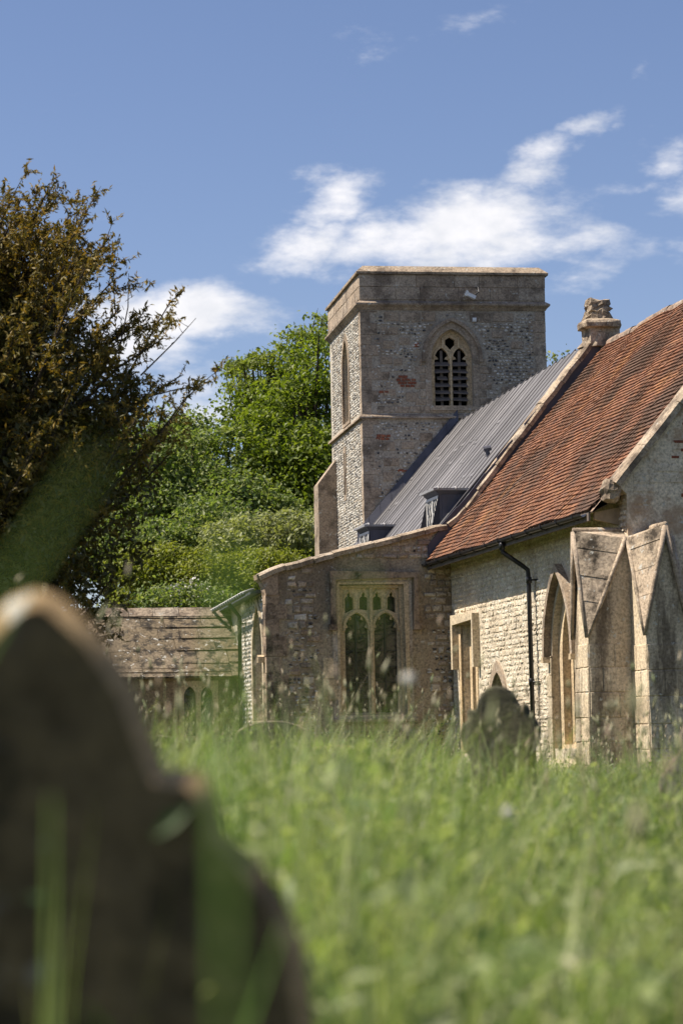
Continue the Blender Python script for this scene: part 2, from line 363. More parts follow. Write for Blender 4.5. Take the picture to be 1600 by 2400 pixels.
# ================================================================ THE CHURCH (local x = north, y = west, z up)
CH = empty('church', (2.2707, 50.7, 0), PHI)
tag(CH, 'old flint and rubble stone church with square tower and red tiled chancel roof', 'church')
def fnE(y): return lambda a, z, w: (a, y-w, z)
def fnS(x): return lambda a, z, w: (x-w, -a, z)
rng = random.Random(7)
def piece(name, m, parent, f):
    mb = MB(f[1] if isinstance(f, tuple) else None); (f[0] if isinstance(f, tuple) else f)(mb); return mb.build(name, m, parent)
def band(mb, prof, x0, x1, y0, y1):
    k = len(prof); vs = []
    for w, z in prof: vs += [(x0-w, y0-w, z), (x1+w, y0-w, z), (x1+w, y1+w, z), (x0-w, y1+w, z)]
    fs = []
    for i in range(k-1):
        for c in range(4): fs.append([i*4+c, i*4+(c+1) % 4, i*4+4+(c+1) % 4, i*4+4+c])
    mb.add(vs, fs)

# ---------------------------------------------------------------- tower
TM = Matrix.Translation((.83, 11.89, 0)) @ Matrix.Rotation(R(9)-PHI, 4, 'Z')
TW, TD = 4.94, 5.3
tE = lambda a, z, w: (a, -w, z)
tS = lambda a, z, w: (-w, a, z)
bel = arch(2.415, .555, 9.67, 10.95, 11.73)
slan = arch(2.55, .52, 9.58, 11.0, 11.86)
slit = rect(2.86, 3.04, 7.65, 8.8)
mb = MB(TM)
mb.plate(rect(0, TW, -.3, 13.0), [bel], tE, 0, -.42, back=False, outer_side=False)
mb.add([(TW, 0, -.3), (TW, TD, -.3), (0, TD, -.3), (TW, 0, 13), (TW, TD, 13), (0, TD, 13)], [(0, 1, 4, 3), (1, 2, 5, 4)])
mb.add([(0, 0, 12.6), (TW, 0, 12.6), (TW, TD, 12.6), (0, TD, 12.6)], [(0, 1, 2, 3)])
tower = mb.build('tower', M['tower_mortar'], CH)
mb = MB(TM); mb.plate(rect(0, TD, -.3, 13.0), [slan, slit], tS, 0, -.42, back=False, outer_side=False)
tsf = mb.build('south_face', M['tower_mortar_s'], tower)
# flintwork
aEx = [rect(1.52, 3.31, 9.3, 11.15), arch(2.415, .86, 9.4, 10.95, 12.05), rect(-1, 6, 9.28, 9.70), rect(-1, 6, 12.15, 14)]
ash = [(.62, 1.02, 11.92, 12.18), (1.05, 1.6, 11.90, 12.17), (1.62, 2.0, 11.93, 12.18), (2.9, 3.5, 11.90, 12.17), (3.52, 4.1, 11.92, 12.18), (.55, 1.0, 11.55, 11.78), (.58, .9, 11.2, 11.42), (.5, .82, 10.78, 11.0),
       (1.0, 1.3, 11.3, 11.5), (.5, .75, 10.35, 10.6), (.85, 1.1, 10.75, 10.95), (.55, .9, 9.95, 10.15), (1.15, 1.5, 9.8, 10.05), (3.7, 4.0, 10.0, 10.2), (4.0, 4.35, 11.2, 11.42), (3.5, 3.8, 11.5, 11.68),
       (.5, .85, 8.5, 8.75), (.52, .95, 8.1, 8.32), (.5, .78, 7.7, 7.95), (1.0, 1.35, 8.55, 8.75), (.55, .98, 7.3, 7.52), (.45, .8, 6.9, 7.15), (1.5, 1.85, 8.75, 8.98), (2.1, 2.5, 9.05, 9.25)]
x = .38; k = 0
while x < 4.6:
    w = rng.uniform(.35, .7); ash.append((x, min(x+w, 4.6), 9.49, 9.68)); x += w
for i in range(7):
    z0 = 9.70+i*.21; wl = (.44, .3)[i % 2]
    if z0 < 10.95: ash += [(1.72-wl+.12, 1.70, z0, z0+.2), (3.13, 3.13+wl-.1, z0, z0+.2)]
for q in ash: piece('ashlar_block', M['ashlar'], tower, (lambda m, q=q: m.stone(tE, q[0]+.006, q[1]-.006, q[2]+.006, q[3]-.006, .016, rng), TM))
hol = aEx+[rect(q[0]-.02, q[1]+.02, q[2]-.02, q[3]+.02) for q in ash]
bricks = []
for r_, (z, a0, n) in enumerate([(10.42, .98, 2), (10.34, .93, 4), (10.26, .96, 4), (10.18, 1.02, 3), (8.86, .36, 3), (8.78, .33, 3), (11.30, 1.42, 1), (11.24, 1.40, 1), (10.02, .45, 2), (7.95, .9, 2)]):
    for i in range(n): bricks.append((a0+i*.125+rng.uniform(-.01, .01), z))
for a, z in bricks: piece('brick', M['brick'], tower, (lambda m, a=a, z=z: m.stone(tE, a, a+.115, z, z+.065, .02, rng, ch=.008), TM))
hol += [rect(.9, 1.5, 10.12, 10.52), rect(.3, .76, 8.74, 8.96)]
mb = MB(TM)
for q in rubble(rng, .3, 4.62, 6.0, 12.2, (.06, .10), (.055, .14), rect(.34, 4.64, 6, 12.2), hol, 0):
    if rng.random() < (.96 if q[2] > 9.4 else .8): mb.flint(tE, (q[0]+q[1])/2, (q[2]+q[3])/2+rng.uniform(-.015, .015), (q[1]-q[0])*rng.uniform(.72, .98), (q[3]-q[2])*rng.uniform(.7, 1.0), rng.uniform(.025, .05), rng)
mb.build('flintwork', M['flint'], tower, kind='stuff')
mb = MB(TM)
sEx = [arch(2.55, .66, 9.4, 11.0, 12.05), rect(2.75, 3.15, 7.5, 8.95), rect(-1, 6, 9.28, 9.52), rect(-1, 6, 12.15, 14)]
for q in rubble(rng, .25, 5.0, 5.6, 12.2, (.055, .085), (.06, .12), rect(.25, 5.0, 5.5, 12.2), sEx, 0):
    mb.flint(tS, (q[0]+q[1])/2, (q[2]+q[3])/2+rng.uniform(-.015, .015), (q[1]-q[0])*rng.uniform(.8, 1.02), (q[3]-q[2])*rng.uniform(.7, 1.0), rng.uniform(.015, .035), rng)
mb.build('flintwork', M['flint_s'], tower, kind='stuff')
# quoins
for cx in (0, 1):
    z = 5.4; i = 0
    while z < 12.15:
        h = rng.uniform(.26, .36)
        if z < 9.4 < z+h: h = 9.31-z if 9.31-z > .1 else 9.48-z+.3
        wE, wS = ((.46, .24), (.27, .36))[i % 2]; wE += rng.uniform(-.04, .04); i += 1; h = min(h, 12.2-z)
        if cx == 0: f = lambda m: m.box(-.014, wE, -.014, wS, z+.005, z+h-.005, .006, rng)
        else: f = lambda m: m.box(TW-wE, TW+.014, -.014, wS, z+.005, z+h-.005, .006, rng)
        piece('quoin', M['ashlar'], tower, (f, TM)); z += h
# string courses, parapet, coping
for zt, zb, pr in ((12.47, 12.22, .13), (9.47, 9.33, .09)):
    mb = MB(TM); band(mb, [(-.05, zt+.02), (.012, zt), (pr, zt-.08), (pr, zt-.125), (pr*.45, zb+.06), (.02, zb), (-.05, zb)], 0, TW, 0, TD); mb.build('string_course', M['parapet'], tower)
mb = MB(TM); band(mb, [(.02, 12.4), (.02, 13.2), (-.35, 13.2), (-.35, 12.5)], 0, TW, 0, TD)
par = mb.build('parapet', M['parapet'], tower)
for z0, z1 in ((12.485, 12.83), (12.83, 13.165)):
    x = -.03
    while x < TW:
        w = min(rng.uniform(.55, 1.05), TW+.03-x)
        piece('parapet_block', M['parapet'], tower, (lambda m: m.stone(tE, x+.004, x+w-.004, z0+.004, z1-.004, .04, rng, ch=.01, jit=.003), TM)); x += w
    y = -.01
    while y < TD:
        w = min(rng.uniform(.55, 1.05), TD+.03-y)
        piece('parapet_block', M['parapet'], tower, (lambda m: m.stone(tS, y+.004, y+w-.004, z0+.004, z1-.004, .04, rng, ch=.01, jit=.003), TM)); y += w
mb = MB(TM); band(mb, [(.03, 13.165), (.10, 13.165), (.105, 13.225), (-.10, 13.41), (-.36, 13.41), (-.37, 13.15)], 0, TW, 0, TD); mb.build('parapet_coping', M['coping'], tower)
# south-west buttress of the tower
mb = MB(TM); mb.plate([(-.54, -.2), (.02, -.2), (.02, 8.85), (-.54, 8.12)], [], lambda a, z, w: (a, 4.45-w, z), 0, -.85); mb.build('tower_buttress', M['ashlar'], CH)
# belfry window
mb = MB(TM); mb.plate(arch(2.415, .72, 9.52, 10.95, 11.93), [bel], tE, .012, -.03)
bw = mb.build('belfry_window', M['ashlar'], CH)
mb = MB(TM); strip_along(mb, archline(2.415, .76, 10.95, 11.97, 12, .1), tE, .045, -.02, .085); mb.build('hood_mould', M['parapet'], bw)
mb = MB(TM); mb.plate(rect(1.8, 3.03, 9.56, 9.685), [], tE, .05, -.4); mb.build('sill', M['ashlar'], bw)
mb = MB(TM)
hexh = [(2.40, 11.20), (2.53, 11.34), (2.53, 11.46), (2.40, 11.54), (2.27, 11.46), (2.27, 11.34)]
mb.plate(arch(2.415, .575, 9.66, 10.95, 11.75), [arch(2.165, .19, 9.69, 10.96, 11.25, 8), arch(2.645, .19, 9.69, 10.96, 11.25, 8), hexh], tE, -.17, -.28)
for c in (2.165, 2.645):
    strip_along(mb, archline(c, .205, 10.96, 11.27, 8), tE, .022, -.18, -.135)
    for s_ in (-1, 1): mb.add([tE(c+s_*.195, 11.06, -.19), tE(c+s_*.195, 10.93, -.19), tE(c+s_*.085, 10.955, -.19), tE(c+s_*.12, 11.01, -.19), tE(c+s_*.195, 11.06, -.25), tE(c+s_*.195, 10.93, -.25), tE(c+s_*.085, 10.955, -.25), tE(c+s_*.12, 11.01, -.25)], [(0, 1, 2, 3), (4, 5, 6, 7), (0, 3, 7, 4), (1, 2, 6, 5), (2, 3, 7, 6)])
mb.plate(rect(2.385, 2.425, 9.69, 11.1), [], tE, -.12, -.18)
for a in (2.20, 2.62): mb.plate(rect(a-.022, a+.022, 11.24, 11.52), [], tE, -.12, -.18)
mb.build('tracery', M['dress'], bw)
for c in (2.165, 2.645):
    for i in range(6):
        z = 9.83+i*.185; dz = rng.uniform(-.012, .012); ww = .2 if not (i == 3 and c < 2.4) else .14
        piece('louvre', M['wood'], bw, (lambda m: m.add([(c-ww+.01, .26, z+.11+dz), (c+ww-.01, .26, z+.11), (c+ww, .10, z+dz), (c-ww, .10, z-dz), (c-ww+.01, .26, z+.135+dz), (c+ww-.01, .26, z+.135), (c+ww, .10, z+.03+dz), (c-ww, .10, z+.03-dz)],
              [(0, 1, 2, 3), (4, 7, 6, 5), (3, 2, 6, 7), (0, 4, 5, 1), (0, 3, 7, 4), (1, 5, 6, 2)]), TM))
    piece('louvre_post', M['wood'], bw, (lambda m: m.box(c-.035, c+.035, .2, .26, 9.69, 11.18), TM))
mb = MB(TM); mb.plate(rect(1.7, 3.1, 9.5, 11.9), [], tE, -.75, -.8); mb.build('shade_backing', M['void'], bw)  # black sheet put in for the unlit belfry interior
# south belfry lancet and slit
mb = MB(TM); mb.plate(arch(2.55, .64, 9.5, 11.0, 12.02), [slan], tS, .03, -.03); sw = mb.build('south_belfry_window', M['ashlar'], CH)
mb = MB(TM); mb.plate(arch(2.55, .54, 9.57, 11.0, 11.88), [arch(2.32, .18, 9.62, 10.95, 11.25, 6), arch(2.78, .18, 9.62, 10.95, 11.25, 6)], tS, -.22, -.32); mb.build('tracery', M['dress'], sw)
mb = MB(TM); mb.plate(rect(1.9, 3.2, 9.5, 11.9), [], tS, -.5, -.55); mb.build('shade_backing', M['void'], sw)  # black sheet, the dark behind the tracery is its colour
mb = MB(TM); mb.plate(rect(2.76, 3.14, 7.5, 8.95), [slit], tS, .03, -.03); q = mb.build('slit_window', M['ashlar'], CH)
mb = MB(TM); mb.plate(rect(2.8, 3.1, 7.6, 8.9), [], tS, -.4, -.45); mb.build('shade_backing', M['void'], q)  # black sheet standing in for darkness inside the slit

# ---------------------------------------------------------------- nave: gable wall, copings, lead roof, dormers
COPE = [(-4.12, 4.44), (-3.76, 4.60), (-3.02, 4.77), (-2.46, 4.92), (-1.79, 5.08), (-1.06, 5.26), (-.17, 5.46), (.05, 5.53), (.20, 5.68), (.32, 5.86), (.77, 6.45), (1.46, 7.30), (2.08, 8.08), (2.6, 8.72), (3.30, 9.55)]
wallE = [(-3.95, -.3), (7.2, -.3), (7.2, 4.8), (3.36, 9.42)]+[(a, z-.10) for a, z in reversed(COPE[1:-1])]+[(-3.95, 4.38)]
awin = rect(-2.41, -1.01, 1.5, 4.21)
E0 = fnE(0)
mb = MB(); mb.plate(wallE, [awin], E0, 0, -.45, back=True)
aw = mb.build('aisle_east_wall', M['aisle_mortar'], CH)
# rendered band of the gable above the tiles
slope = lambda x: 4.70+(x+.47)*1.154
band_poly = [(x, slope(x)+.1) for x in (.2, 3.55)]+[(3.45, 9.38)]+[(a, z-.09) for a, z in reversed(COPE[8:-1])]
mb = MB(); mb.plate(band_poly, [], E0, .014, -.02); mb.build('gable_render', M['band_render'], aw)
def cope_stone(p, q, m, par_, y0=-.09, y1=.42, t=.13, jz=.012, name='coping_stone'):
    d = Vector((q[0]-p[0], 0, q[1]-p[1])).normalized(); nn = Vector((-d.z, 0, d.x))
    if nn.z < 0: nn = -nn
    mb = MB(); vs = []
    k0, k1 = Vector((p[0], 0, p[1]))+d*.006, Vector((q[0], 0, q[1]))-d*.006
    for b_, l in ((k0, rng.uniform(-jz, jz)), ((k0+k1)/2, rng.uniform(-jz, jz)), (k1, rng.uniform(-jz, jz))):
        e_ = rng.uniform(-.012, .012)
        for (y, h) in ((y0+e_, -t), (y0-.01+e_, -.04), (y0+.05+e_, 0), (.5*(y0+y1), .02), (y1-.04, 0), (y1, -t)): vs.append(b_+nn*(h+l)+Vector((0, y, 0)))
    fs = []
    for s_ in (0, 6):
        for i in range(6): fs.append([s_+i, s_+(i+1) % 6, s_+6+(i+1) % 6, s_+6+i])
    fs += [list(range(6)), [12+i for i in range(6)]]
    mb.add(vs, fs); return mb.build(name, m, par_)
def along(poly, step):
    out = [poly[0]]; 
    L = [0]
    for p, q in zip(poly, poly[1:]): L.append(L[-1]+math.hypot(q[0]-p[0], q[1]-p[1]))
    def at(s):
        for i in range(len(poly)-1):
            if s <= L[i+1] or i == len(poly)-2:
                t = (s-L[i])/(L[i+1]-L[i]); return (poly[i][0]+(poly[i+1][0]-poly[i][0])*t, poly[i][1]+(poly[i+1][1]-poly[i][1])*t)
    s = 0; pts = [poly[0]]
    while s < L[-1]-.01:
        s = min(L[-1], s+rng.uniform(*step)); pts.append(at(s))
    return pts
pts = along(COPE, (.42, .75))
for p, q in zip(pts, pts[1:]): cope_stone(p, q, M['coping'], aw, jz=.016)
npts = along([(3.42, 9.5), (7.4, 4.75)], (.6, .9))
for p, q in zip(npts, npts[1:]): cope_stone(p, q, M['coping'], aw)
# moulded kneeler at the south end of the aisle gable
kn = [(-4.14, 4.43), (-4.12, 4.33), (-4.04, 4.27), (-3.99, 4.17), (-3.96, 4.0), (-3.7, 4.0), (-3.7, 4.52)]
mb = MB(); mb.plate(kn, [], E0, .05, -.40); mb.build('kneeler', M['quoin_dark'], aw)
# lead flashing stepped up the gable
fl = []
n = 13
for i in range(n):
    x0 = -.50+i*(4.05/n); x1 = -.50+(i+1)*(4.05/n)+.03; up = .40+(.02 if i % 2 else -.02)
    mb = MB(); mb.plate([(x0, slope(x0)-.03), (x1, slope(x1)-.03), (x1, slope(x1)+up), (x0, slope(x0)+up+(.02 if i % 3 else -.03))], [], E0, .045+.003*(i % 2), .0); mb.build('lead_flashing', M['lead'], aw)
# finial stump
fin = MB()
def lump(mb, cx, cy, rings, n=9, j=.03, rg=None, sq=.6):
    vs = []; fs = []
    for (z, rx, ry) in rings:
        for k in range(n):
            t = 2*math.pi*(k+.5)/n; c, s_ = math.cos(t), math.sin(t); q = (abs(c)**4+abs(s_)**4)**-.25; q = 1+(q-1)*sq
            e_ = 1+rg.uniform(-j, j)*2; vs.append((cx+c*rx*q*e_, cy+s_*ry*q*e_, z+rg.uniform(-j, j)*.6))
    for i in range(len(rings)-1):
        for k in range(n): fs.append([i*n+k, i*n+(k+1) % n, (i+1)*n+(k+1) % n, (i+1)*n+k])
    fs += [list(range(n)), [(len(rings)-1)*n+k for k in range(n)]]
    mb.add(vs, fs)
fin.box(3.18, 3.84, -.10, .46, 9.36, 9.72, .012, rng); lump(fin, 3.50, .18, [(9.30, .50, .34), (9.45, .36, .32), (9.6, .33, .3)], 8, .01, rng, 1)
fo = fin.build('finial', M['coping'], aw)
mb = MB(); lump(mb, 3.48, .18, [(9.70, .36, .32), (9.72, .45, .40), (9.80, .46, .41), (9.86, .44, .38), (9.90, .36, .3)], 12, .012, rng, 1); mb.build('finial_slab', M['coping'], fo)
mb = MB(); lump(mb, 3.46, .18, [(9.86, .31, .27), (9.98, .30, .27), (10.04, .25, .23), (10.10, .24, .22), (10.14, .27, .22), (10.2, .22, .2), (10.25, .26, .22), (10.33, .25, .2), (10.36, .16, .14)], 15, .085, rng, .9); mb.build('finial_crown', M['coping'], fo)

# lead roof of the nave
RID = lambda y: 9.46-.021*y
PN = 1.17
def nroof(y, x, up=0): return (x-up*.76, y, RID(y)-(3.3-x)*PN+up*.65)
nr = MB()
nr.add([nroof(.3, -.5, -.03), nroof(12.2, -.5, -.03), nroof(12.2, 3.3, -.03), nroof(.3, 3.3, -.03), (7.0, .3, 5.2), (7.0, 12.2, 5.0)], [(0, 1, 2, 3), (3, 2, 5, 4)])
nro = nr.build('nave_roof', M['lead_roof'], CH)
ys = [.44+i*.487 for i in range(25)]
for i, y in enumerate(ys[:-1]):
    y2 = ys[i+1]; jx = 3.3-rng.uniform(.9, 3.2); mb = MB(); vs = []
    for x in (-.45, .8, 2.0, 3.3):
        b_ = rng.uniform(-.006, .006)
        for t in (0, .25, .5, .75, 1): vs.append(nroof(y+(y2-y)*t, x, b_+rng.uniform(-.005, .005)+(.014 if t in (0, 1) else 0)))
    mb.add(vs, [[r_*5+c, r_*5+c+1, r_*5+6+c, r_*5+5+c] for r_ in range(3) for c in range(4)]); mb.build('lead_sheet', M['lead_roof'], nro, True)
    mb = MB(); mb.add([nroof(y+.03, jx, .012), nroof(y2-.03, jx, .012), nroof(y2-.03, jx+.06, .02), nroof(y+.03, jx+.06, .02), nroof(y+.03, jx-.01, -.02), nroof(y2-.03, jx-.01, -.02)], [(0, 1, 2, 3), (0, 1, 5, 4)]); mb.build('lap_joint', M['lead_roof'], nro)
for y in ys:
    w = rng.uniform(-.01, .01)
    mb = MB(); vs = []
    for p_ in (lambda dy, h: nroof(y+w+dy, -.45, h), lambda dy, h: nroof(y+dy, 1.5, h), lambda dy, h: nroof(y-w+dy, 3.24, h), lambda dy, h: (3.32, y-w+dy, RID(y)+h*1.6+.02), lambda dy, h: (3.6, y-w+dy, RID(y)-.35+h)):
        vs += [p_(-.034, -.01), p_(-.03, .018), p_(-.014, .026), p_(.016, .026), p_(.03, .018), p_(.034, -.01)]
    mb.add(vs, [[r_*6+q, r_*6+q+1, r_*6+7+q, r_*6+6+q] for r_ in range(4) for q in range(5)]+[[0, 1, 2, 3, 4, 5]]); mb.build('roof_roll', M['seam'], nro)
mb = MB()
for i in range(9):
    x0, x1 = .62+i*.30, .62+(i+1)*.30+.02
    P = lambda x: 11.88-(x-.83)*.0536
    vs = [(x, P(x)-dy, RID(11.8)-(3.3-x)*PN+dz) for x in (x0, x1) for dy, dz in ((.02, -.02), (.02, .32), (.05, .32), (.12, -.02))]
    mb = MB(); mb.add(vs, [(0, 1, 2, 3), (4, 5, 6, 7), (1, 2, 6, 5), (2, 3, 7, 6)]); mb.build('lead_flashing', M['lead'], nro)
# vent on the nave roof
mb = MB(); p = Vector(nroof(1.5, 1.30, 0)); mb.tube([p, p+Vector((-.03, 0, .16))], .05, 8); mb.tube([p+Vector((-.10, .02, .17)), p+Vector((.06, -.02, .2))], .06, 8); mb.build('roof_vent', M['lead'], nro)
def dormer(y0, y1, zt):
    # y0 = east cheek, y1 = west cheek; front stands at x = 0
    xb = lambda z: 3.3-(RID(y0)-z)/PN
    mb = MB()
    for y in (y0, y1):
        mb.add([(0, y, 5.3), (0, y, zt), (xb(zt)+.1, y, zt), (xb(5.3), y, 5.3), (.03, y+.03*(1 if y == y0 else -1), 5.3)], [(0, 1, 2, 3)])
    mb.add([(0, y0, 5.3), (0, y1, 5.3), (0, y1, zt), (0, y0, zt)], [(0, 1, 2, 3)])
    d = mb.build('dormer', M['lead'], CH)
    for q in ((.05, .36), (.40, .66)):
        mb = MB(); mb.plate([(q[0], 5.3), (q[1], 5.3), (q[1], zt-.08), (q[0], zt-.08)], [], lambda a, z, w: (a, y0-w, z), .012, -.005); mb.build('cheek_panel', M['lead'], d)
    mb = MB(); mb.plate([(y0-.10, zt), (y1+.10, zt), (y1+.10, zt+.05), (y0-.10, zt+.05)], [], lambda a, z, w: (-w, a, z), .16, -(xb(zt)+.25)); ro = mb.build('dormer_roof', M['lead_roll'], d)
    mb = MB(); mb.add([(-.10, y0-.04, zt), (-.10, y1+.04, zt), (.0, y1, zt-.11), (.0, y0, zt-.11), (.0, y1, zt), (0, y0, zt)], [(0, 1, 2, 3), (0, 3, 5), (1, 4, 2)]); mb.add([(-.1, y0-.07, zt), (xb(zt), y0-.07, zt), (xb(zt), y0-.004, zt-.08), (0, y0-.004, zt-.08)], [(0, 1, 2, 3)]); mb.build('eaves_board', M['lead'], ro)
    for x in (-.05, .34, .72):
        mb = MB(); mb.tube([(x, y0-.115, zt-.0), (x, y0-.115, zt+.05), (x, y0-.07, zt+.075), (x, y1+.1, zt+.075)], .022, 6); mb.build('roof_roll', M['lead_roll'], ro, True)
    m = (y0+y1)/2
    fS_ = lambda a, z, w: (-w, a, z)
    mb = MB(); mb.plate(rect(y0+.02, y1-.02, 5.3, zt-.1), [rect(y0+.08, m-.03, 5.36, zt-.16), rect(m+.03, y1-.08, 5.36, zt-.16)], fS_, .04, .005); fr = mb.build('window_frame', M['white_frame'], d)
    for a0, a1 in ((y0+.08, m-.03), (m+.03, y1-.08)):
        mb = MB(); mb.plate(rect(a0, a1, 5.36, zt-.16), [], fS_, .014, .004); mb.build('pane', M['dormer_glass'], fr)
        mb = MB(); zz = 5.36; hh = zt-.16-zz; ww = a1-a0
        for k in range(-3, 6):
            for sg in (1, -1):
                t0, t1 = 0.0, 1.0
                L = []
                for t in np.linspace(0, 1, 25):
                    z = zz+hh*t; a = a0+ww*((k/2.5)+sg*t*hh/ww*.5) if sg > 0 else a1-ww*((k/2.5)+t*hh/ww*.5)
                    if a0 <= a <= a1: L.append((-.02, a, z))
                if len(L) > 1: mb.tube([L[0], L[-1]], .006, 4)
        mb.build('lattice', M['white_frame'], fr)
    return d
dormer(.80, 1.85, 6.27); dormer(7.6, 8.65, 6.12)

# ---------------------------------------------------------------- aisle east wall: rubble, quoins, window
hl = [rect(-2.80, -.62, 1.2, 4.6), rect(-9, -3.62, 0, 5), rect(-2.85, -2.35, 1.75, 2.75)]
wl = [(-3.95, 0), (.0, 0), (.0, 5.2)]+[(a, z-.16) for a, z in reversed(COPE[1:7])]+[(-3.95, 4.2)]
st = rubble(rng, -3.66, 0.0, .55, 5.35, (.10, .19), (.13, .36), wl, hl, .012)
big = []; fm = MB(); sm = MB()
for q in st:
    zc = (q[2]+q[3])/2; ac = (q[0]+q[1])/2
    pf = .08 if zc > 3.5 else (.55 if (zc < 2.9) else .3)
    if rng.random() < pf:
        w = q[1]-q[0]; k = max(1, int(w/.085))
        for i in range(k):
            for r_ in range(2):
                if rng.random() < .72: fm.flint(E0, q[0]+(i+.5)*w/k, q[2]+(q[3]-q[2])*(.27+.46*r_), w/k*rng.uniform(.7, 1.1), (q[3]-q[2])*rng.uniform(.34, .5), rng.uniform(.02, .045), rng)
    elif rng.random() < .93: big.append(q)
for q in big[:290]:
    piece('wall_stone', M['aisle_stone'], aw, lambda m: m.stone(E0, *q, rng.uniform(.015, .05), rng, ch=.022, jit=.016))
for q in big[290:]: sm.stone(E0, *q, rng.uniform(.006, .026), rng, ch=.016, jit=.012)
fm.build('flintwork', M['aisle_flint'], aw, kind='stuff')
if sm.v: sm.build('small_wall_stones', M['aisle_stone'], aw, kind='stuff')
z = .1; i = 0
while z < 4.0:
    h = min(rng.uniform(.26, .42), 4.01-z); w = (.42, .28)[i % 2]+rng.uniform(-.04, .04); i += 1
    piece('quoin', M['quoin_dark'], aw, lambda m: m.box(-3.97, -3.95+w, -.024, .30, z+.006, z+h-.006, .008, rng)); z += h
for q in [(-2.78, -2.44, 1.82, 2.25), (-2.78, -2.44, 2.26, 2.70)]: piece('patch_stone', M['dress'], aw, lambda m: m.stone(E0, *q, .02, rng, ch=.008, jit=.003))
# window
mb = MB(); mb.plate(rect(-2.56, -.86, 1.36, 4.36), [awin], E0, .02, -.03); wn_ = mb.build('aisle_window', M['aisle_stone'], CH)
mb = MB()
strip_along(mb, [(-2.375, 1.5), (-2.375, 4.175), (-1.045, 4.175), (-1.045, 1.5)], E0, .035, -.07, -.16)
strip_along(mb, [(-2.44, 1.5), (-2.44, 4.24), (-.98, 4.24), (-.98, 1.5)], E0, .028, .0, .032)
mb.build('window_jambs', M['dress'], wn_)
lights = [arch(-2.02, .245, 1.53, 3.30, 3.62, 8), arch(-1.40, .245, 1.53, 3.30, 3.62, 8)]
subs = []
for c, zb in ((-2.17, 3.62), (-1.86, 3.68), (-1.57, 3.68), (-1.265, 3.62)):
    dz = .1
    subs.append([(c-.088, zb if c in (-2.17, -1.57) else zb+.0), (c+.088, zb), (c+.088, 3.93), (c+.05, 3.965), (c+.028, 3.97), (c+.03, 4.02), (c, 4.06), (c-.03, 4.02), (c-.028, 3.97), (c-.05, 3.965), (c-.088, 3.93)])
# outer pairs cut by the light heads: lift the sill so openings stay apart
subs = [[(a, max(z, 3.70 if abs(a+2.02) < .17 or abs(a+1.40) < .17 else 3.60)) for a, z in s_] for s_ in subs]
mb = MB(); mb.plate(rect(-2.42, -1.0, 1.49, 4.22), lights+subs, E0, -.16, -.27)
for c in (-2.02, -1.40):
    strip_along(mb, archline(c, .272, 3.30, 3.665, 9, .05), E0, .03, -.17, -.10)
    for s_ in (-1, 1):
        for (aa, zz, r_) in ((.25, 3.33, .07), (.15, 3.50, .055)):
            mb.plate([(c+s_*aa, zz-.03), (c+s_*(aa-r_), zz-.005), (c+s_*(aa-r_*.9), zz+.02), (c+s_*(aa-.02), zz+.09)], [], E0, -.18, -.24)
strip_along(mb, [(-1.71, 1.53), (-1.71, 4.15)], E0, .03, -.17, -.09)
for c in (-2.17, -1.86, -1.57, -1.265): strip_along(mb, [(c-.105, 3.72), (c-.105, 3.95), (c, 4.10), (c+.105, 3.95), (c+.105, 3.72)], E0, .015, -.17, -.135)
mb.build('tracery', M['dress'], wn_)
mb = MB(); mb.add([E0(-2.62, 1.36, .14), E0(-.80, 1.36, .14), E0(-.80, 1.41, .14), E0(-2.62, 1.41, .14), E0(-2.45, 1.56, -.25), E0(-.97, 1.56, -.25), E0(-2.62, 1.30, 0), E0(-.8, 1.30, 0)], [(0, 1, 2, 3), (3, 2, 5, 4), (0, 6, 7, 1), (0, 3, 4, 6), (1, 7, 5, 2)]); mb.build('sill', M['ashlar'], wn_)
mb = MB(); strip_along(mb, [(-2.55, 3.36), (-2.55, 4.40), (-.79, 4.40), (-.79, 3.36)], E0, .055, -.02, .12)
for a in (-2.57, -.77): mb.plate(rect(a-.085, a+.085, 3.26, 3.38), [], E0, .15, -.01)
mb.build('label_mould', M['quoin_dark'], wn_)
zr = [1.53, 1.86, 2.18, 2.51, 2.84, 3.18, 3.66]
for c in (-2.02, -1.40):
    for r_ in range(6):
        for s_ in (0, 1):
            a0, a1 = (c-.25, c-.01) if s_ == 0 else (c+.01, c+.25); t = rng.uniform(-.006, .006); u_ = rng.uniform(-.006, .006)
            mb = MB(); mb.add([E0(a0, zr[r_]+.008, -.235+t), E0(a1, zr[r_]+.008, -.235-t+u_), E0(a1, zr[r_+1]-.008, -.235-u_), E0(a0, zr[r_+1]-.008, -.235+u_), ], [(0, 1, 2, 3)]); mb.build('pane', M['glass'], wn_)
    mb = MB()
    for z in zr[1:-1]: mb.plate(rect(c-.25, c+.25, z-.009, z+.009), [], E0, -.215, -.25)
    mb.plate(rect(c-.017, c+.017, 1.53, 3.62), [], E0, -.212, -.25); mb.build('glazing_bars', M['iron'], wn_)
mb = MB(); mb.plate(rect(-2.4, -1.02, 3.55, 4.2), [], E0, -.25, -.26); mb.build('upper_glass', M['glass'], wn_)

